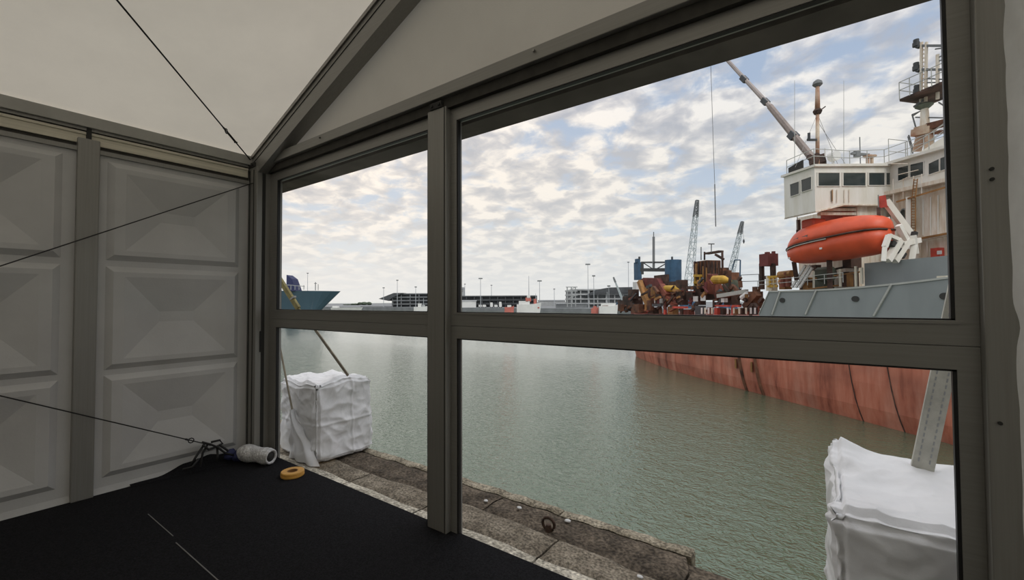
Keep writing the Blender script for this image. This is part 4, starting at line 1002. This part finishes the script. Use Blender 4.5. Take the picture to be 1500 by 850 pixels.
# multi-storey car parks with open decks
def DL(*xs, off=6):   # distance to land at these picture columns
    return max(247/_ray(x, 445).y for x in xs)+off
def carpark(x0, x1, ytop, D, levels, label, slab='farmid', dark='fardark', dp=40, ybot=452, ramp=None):
    D = max(D, DL(x0, x1)+8)
    e = empty('car_park', tuple(flo(D, (x0+x1)/2)), label, 'building')
    mb = MB(); fb(mb, D+1.2, x0+1, ytop+1, x1-1, ybot, dp, True); mb.build('interior', dark, e)
    zt = hz_(ytop, D); h = (zt-GZ)/levels
    for i in range(levels):
        mb = MB(); z = zt-i*h; mb.fbox(fr(D), fp(x0, D), fp(x1, D), -1, dp+1, z-h*.30, z); mb.build('deck', slab, e)
    n = max(3, int((x1-x0)/11)); 
    for i in range(n+1):
        xx = fp(x0, D)+(fp(x1, D)-fp(x0, D))*i/n
        mb = MB(); mb.fbox(fr(D), xx-.4, xx+.4, -.6, .6, GZ, zt-.2); mb.build('column', slab, e)
    if ramp:
        mb = MB(); g_ = fr(D); mb.prism([g_(fp(a, D), -3, hz_(b, D)) for a, b in ramp], FX*12); mb.build('ramp', 'fardark', e)
    return e
carpark(575, 640, 429, 330, 4, 'grey multi-storey car park with a pointed ramp, far across the water at left', 'fargrey', 'fardark', ramp=[(556, 437), (578, 428.5), (592, 428.5), (576, 435), (570, 440)])
carpark(672, 786, 433, 345, 3, 'long low dark car park seen just right of the middle post', 'fardark', 'fardark')
carpark(838, 925, 424, 310, 4, 'pale framed car park behind the rusty end of the ship', 'farmid', 'fargrey', ramp=[(856, 434), (872, 425.5), (892, 422), (925, 421.5), (925, 430), (890, 431)])
# scaffold stair tower on its left end
TD = DL(829, 846, off=2)
e = empty('stair_tower', tuple(flo(TD, 838)), 'pale scaffold stair tower at the left end of the pale car park', 'scaffold')
mb = MB()
for x in (831, 837, 843): fbar(mb, TD, x, 421, x, 450, .5)
for y in (421, 427, 433, 439, 445): fbar(mb, TD, 829, y, 846, y, .5)
for y in (427, 439): fbar(mb, TD, 831, y, 843, y-6, .4)
mb.build('frame', 'farmid', e)
# tower block and low sheds
def shed(x0, y0, x1, D, m, label, cat='building', dp=18, name='warehouse', roof=None):
    D = max(D, DL(x0, x1))
    e = empty(name, tuple(flo(D, (x0+x1)/2)), label, cat); mb = MB(); fb(mb, D, x0, y0+1.0, x1, 452, dp, True); mb.build('wall', m, e)
    mb = MB(); g_ = fr(D); a, b, z = fp(x0, D)-.5, fp(x1, D)+.5, hz_(y0+1, D)
    mb.prism([g_(a, -.5, z), g_(a, dp/2, hz_(y0-.3, D)), g_(a, dp+.5, z)], RX*(b-a)); mb.build('roof', roof or 'fargrey', e); return e
e = empty('tower_block', tuple(flo(600, 675)), 'pale distant tower block rising above the car park beside the post', 'building')
mb = MB(); fb(mb, 600, 669, 420.5, 679.5, 450, 14, True); mb.build('wall', 'farmid', e)
mb = MB(); fb(mb, 599.6, 671, 423, 678, 424, 1); fb(mb, 599.6, 671, 426, 678, 427, 1); mb.build('window_band', 'fargrey', e)
shed(672, 440, 697, 290, 'farwhite', 'small white shed on the far quay beside the middle post', roof='farmid', dp=5)
shed(790, 440, 828, 420, 'farmid', 'wide pale grey warehouse between the two car parks')
shed(815, 445, 860, 300, 'fargrey', 'low grey shed in front of the scaffold stair tower', dp=4)
shed(528, 447, 575, 420, 'fargrey', 'low grey sheds on the far shore beyond the blue ship')
# white vans and little boats along the far quay
def van(x0, y0, x1, D, label, m='farwhite'):
    D = DL(x0, x1, off=2)
    e = empty('van', tuple(flo(D, (x0+x1)/2)), label, 'van', 'vans parked along the far quay')
    g_ = fr(D); a, b = fp(x0, D), fp(x1, D); z1 = GZ+max(2.2, hz_(y0, D)-GZ); L2 = b-a
    mb = MB(); mb.prism([g_(a, 0, GZ+.5), g_(b, 0, GZ+.5), g_(b, 0, GZ+.5+(z1-GZ)*.4), g_(b-L2*.18, 0, z1), g_(a, 0, z1)], FX*2); mb.build('body', m, e)
    for k in (.2, .8):
        mb = MB(); mb.tube([g_(a+L2*k, -.1, GZ+.4), g_(a+L2*k, .2, GZ+.4)], .4, 8); mb.build('wheel', 'fardark', e)
for x0, x1, y in ((701, 706, 447), (707, 712, 447), (724, 729, 447), (731, 735, 442), (718, 722, 443)):
    van(x0, y, x1, 262, 'white van parked on the far quay in front of the dark car park')
# red and white ship left of the pale car park
def boat(x0, x1, D, hull_m, label, ywl, ydeck, sup, funnel=None, masts=(), name='ship', bow='r'):
    D = min(D, min(247/_ray(x, 445).y for x in (x0, x1))-14)
    g_ = fr(D); a, b = fp(x0, D), fp(x1, D); zd = hz_(ydeck, D); e = empty(name, tuple(g_((a+b)/2, 4, WZ)), label, 'ship'); L2 = b-a; wd2 = min(9, L2*.22)
    def prof_(k): 
        q = k if bow == 'r' else 1-k
        return (1-max(0, (q-.7)/.3)**2)*(.75+.25*min(1, q*6))
    rings = []
    for i in range(13):
        k = i/12; w_ = max(.04, prof_(k))*wd2/2; q = k if bow == 'r' else 1-k; rake = (1 if bow == 'r' else -1)*L2*.06*max(0, (q-.6)/.4); sheer = (zd-WZ)*.18*max(0, (q-.5)/.5)**1.5
        xk = a+L2*k
        rings.append([g_(xk, wd2/2-w_, zd+sheer), g_(xk, wd2/2+w_, zd+sheer), g_(xk-rake, wd2/2+w_*.7, WZ-.5), g_(xk-rake, wd2/2-w_*.7, WZ-.5)])
    MB().loft(rings).build('hull', hull_m, e)
    for n_, m_, (sx0, sy0, sx1, sy1) in sup:
        mb = MB(); mb.fbox(g_, fp(sx0, D), fp(sx1, D), wd2*.2, wd2*.8, hz_(sy1, D), hz_(sy0, D)); mb.build(n_, m_, e)
    for (mx_, my0, my1) in masts:
        mb = MB(); mb.tube([g_(fp(mx_, D), wd2/2, hz_(my1, D)), g_(fp(mx_, D), wd2/2, hz_(my0, D))], .22, 6, .1); mb.build('mast', 'pole', e)
    return e
boat(757, 793, 246, 'farwhite', 'white and red harbour ship moored across the water', 455, 446, [('wheelhouse', 'farwhite', (760, 441, 776, 447)), ('cabin', 'farred', (770, 436, 778, 442)), ('funnel', 'farred', (782, 438, 786, 449)), ('red_stripe', 'farred', (757, 450, 790, 452)), ('bridge', 'farwhite', (772, 433, 777, 437))], masts=[(775, 404, 436), (785, 430, 445)])
boat(739, 753, 240, 'farred', 'small red boat beside the white and red harbour ship', 456, 450, [('cabin', 'farwhite', (743, 447, 749, 451))], name='boat')
boat(878, 906, 236, 'farwhite', 'white boat with red markings near the rusty end of the ship', 456, 449, [('cabin', 'farwhite', (881, 445, 902, 450)), ('red_marking', 'farred', (882, 448, 891, 450)), ('red_marking', 'farred', (894, 449, 900, 451))], masts=[(890, 428, 446)], name='boat')
boat(866, 877, 240, 'farred', 'tiny red boat left of the white boat with red markings', 456, 452, [('cabin', 'farred', (869, 449, 874, 453))], name='boat')
boat(484, 530, 420, 'farwhite', 'low white vessel moored beyond the blue ship bow', 453, 449.6, [('cabin', 'farwhite', (486, 447, 494, 450))], name='boat')
boat(606, 626, 300, 'farwhite', 'white boat moored against the left edge of the middle post', 455, 449, [('cabin', 'farwhite', (612, 444, 617, 450)), ('cabin', 'farmid', (618, 446, 622, 450))], masts=[(620, 436, 447)], name='boat')
# blue ship at left: bow pointing right
D = 265; g_ = fr(D); e = empty('blue_ship', tuple(g_(fp(420, D), 8, WZ)), 'large dark blue green ship bow seen through the left window', 'ship')
rings = []; n_ = 16
for i in range(n_+1):
    k = i/n_; top = fp(300, D)+(fp(487.5, D)-fp(300, D))*k; fl = max(0, (k-.75)/.25)
    bot = top-fl*(fp(487.5, D)-fp(452, D)); w_ = 9*(1-fl**2*.98); w2 = 8*(1-fl**1.5*.99)
    zt = hz_(421.5+3.3*k, D); c = 12+30*(1-k)
    rings.append([g_(top, c-w_, zt), g_(top, c+w_, zt), g_(bot, c+w2, WZ-.5), g_(bot, c-w2, WZ-.5)])
MB().loft(rings).build('hull', 'farblue', e)
mb = MB()
for x0, x1, y0 in ((412, 430, 415.5), (430, 446, 417)): fbar(mb, D, x0, y0, x1, y0+1, .35)
for x in (414, 420, 426, 432, 438, 445): fbar(mb, D, x, 416.5, x, 423, .3)
mb.build('deck_rail', 'farmid', e)
mb = MB(); fbar(mb, D, 462, 424, 462, 412, .35); fbar(mb, D, 460, 414, 464, 414, .3); fbar(mb, D, 466, 424, 466, 415, .25); mb.build('bow_mast', 'fargrey', e)
mb = MB(); mb.prism([g_(fp(402, D), 14, hz_(424, D)), g_(fp(417, D), 14, hz_(424, D)), g_(fp(410, D), 14, hz_(405, D)), g_(fp(402, D), 14, hz_(399, D))], FX*8); mb.build('deck_house', 'navy', e)

# light poles along the far shore
poles = [(450.5, 399, 380, 'tall thin lamp pole behind the blue ship'), (582, 410, 340, 'tall lamp pole above the pointed car park ramp'), (562, 421, 340, 'short thin pole at the tip of the pointed ramp'),
 (609, 420, 340, 'thin pole on the roof of the grey multi-storey car park'), (704, 408, 350, 'lamp pole at the left end of the dark car park'), (720, 418, 420, 'faint thin pole behind the dark car park'), (790.5, 412, 350, 'lamp pole just right of the white and red harbour ship'),
 (812, 424, 420, 'faint short pole above the wide pale warehouse'), (861.5, 388, 300, 'tallest twin headed lamp pole above the pale car park'), (870, 405, 340, 'lamp pole right of the tallest twin headed one'), (921, 385, 420, 'faint pole left of the blue tank'), (892, 420, 330, 'short pole on the pale car park roof'), (681, 416, 600, 'thin pole beside the distant tower block')]
for x, y, D, lab in poles:
    D = DL(x, off=2 if D < 400 else 130)
    e = empty('lamp_pole', tuple(flo(D, x)), lab, 'lamp pole', 'lamp poles along the far shore'); g_ = fr(D); X = fp(x, D)
    mb = MB(); mb.tube([g_(X, 0, GZ), g_(X, 0, hz_(y, D))], D*.00075, 6, D*.0005); mb.build('pole', 'pole', e)
    mb = MB(); w_ = 1.5 if x in (861.5, 704, 790.5) else .9; mb.fbox(g_, X-w_, X+w_, -.3, .3, hz_(y, D)-.3, hz_(y, D)+.5); mb.build('lamp_head', 'fargrey', e)
# distant tree line
for x0, x1, y, lab in ((505, 515, 444.5, 'left clump of distant hazy trees on the horizon'), (516, 524, 443.5, 'middle clump of distant hazy trees on the horizon'), (526, 541, 441.5, 'right and largest clump of distant hazy trees')):
    D = 640; mb = MB(); g_ = fr(D); a, b = fp(x0, D), fp(x1, D); zt = hz_(y, D)
    for k in range(4):
        c = g_(a+(b-a)*(k+.5)/4, 5*(k % 2), (GZ+zt)/2); 
        def fn(u, v, c=c, k=k):
            aa = 2*PI*u; bb = PI*(v-.5); q = 1+.35*noise.noise(Vector((math.cos(aa)*1.5+k, math.sin(aa)*1.5, bb+x0)))
            return (c.x+(b-a)/5*math.cos(aa)*math.cos(bb)*q, c.y+4*math.sin(aa)*math.cos(bb)*q, c.z+((zt-GZ)/2*(1 if k % 2 else .8))*math.sin(bb)*q)
        mb.grid(fn, 12, 8)
    tag(mb.build('tree_clump', 'foliage', smooth=True), lab, 'trees')

# lattice cranes on land behind the ship
def lattice(mb, p, q, w0, w1, n, r):
    p, q = Vector(p), Vector(q); d = (q-p).normalized(); a = RX.copy(); a = (a-d*a.dot(d)).normalized(); b = d.cross(a)
    def cor(k):
        c = p+(q-p)*k; w_ = w0+(w1-w0)*k; return [c+a*w_*sx+b*w_*sy for sx, sy in ((1, 1), (-1, 1), (-1, -1), (1, -1))]
    C0 = cor(0)
    for i in range(n):
        A, B = cor(i/n), cor((i+1)/n)
        for k in range(4):
            mb.bar(A[k], B[k], r*1.5); kk = (k+1) % 4
            mb.bar(A[k] if i % 2 else A[kk], B[kk] if i % 2 else B[k], r); mb.bar(B[k], B[kk], r)
def crane(x0, y0, x1, y1, D, label, wbase, hook=None, tipdark=.18):
    D = DL(x0, off=3 if x0 < 1000 else 25)
    g_ = fr(D); e = empty('lattice_crane', tuple(flo(D, x0)), label, 'crane')
    base = g_(fp(x0, D), 0, hz_(y0, D)); tip = g_(fp(x1, D), 0, hz_(y1, D)); k = base+(tip-base)*(1-tipdark)
    mb = MB(); lattice(mb, base, k, wbase, wbase*.5, 12, .12*D/150); mb.build('boom', mat('craneboom', (.42, .47, .48), .6, 0, .1, .5), e)
    mb = MB(); lattice(mb, k, tip, wbase*.5, wbase*.3, 4, .2*D/150); mb.build('boom_tip', 'fargrey', e)
    mb = MB(); c = fp(x0, D); mb.fbox(g_, c-4, c+4, -3, 3, GZ, hz_(y0, D)+1); mb.build('cab', 'tankblue', e)
    if hook:
        hx, hy = hook; mb = MB(); q = g_(fp(hx, D), 0, hz_(hy, D)); mb.tube([tip, q], .08, 5); mb.build('hoist_line', 'fargrey', e)
        mb = MB(); mb.tube([q, q-Vector((0, 0, 1.0)), q-Vector((0, 0, 2.4))], [.3, .6, .2], 6); mb.build('hook_block', 'fardark', e)
crane(1008, 430, 1023.5, 294, 160, 'tall pale lattice crane boom rising behind the brown hopper', 2.2)
crane(1066, 425, 1089.5, 326, 190, 'shorter leaning lattice crane boom with a hook behind the ship', 1.7, hook=(1091, 352))
crane(914, 446, 899, 407, 235, 'small slanted crane jib in front of the pale car park', .5)
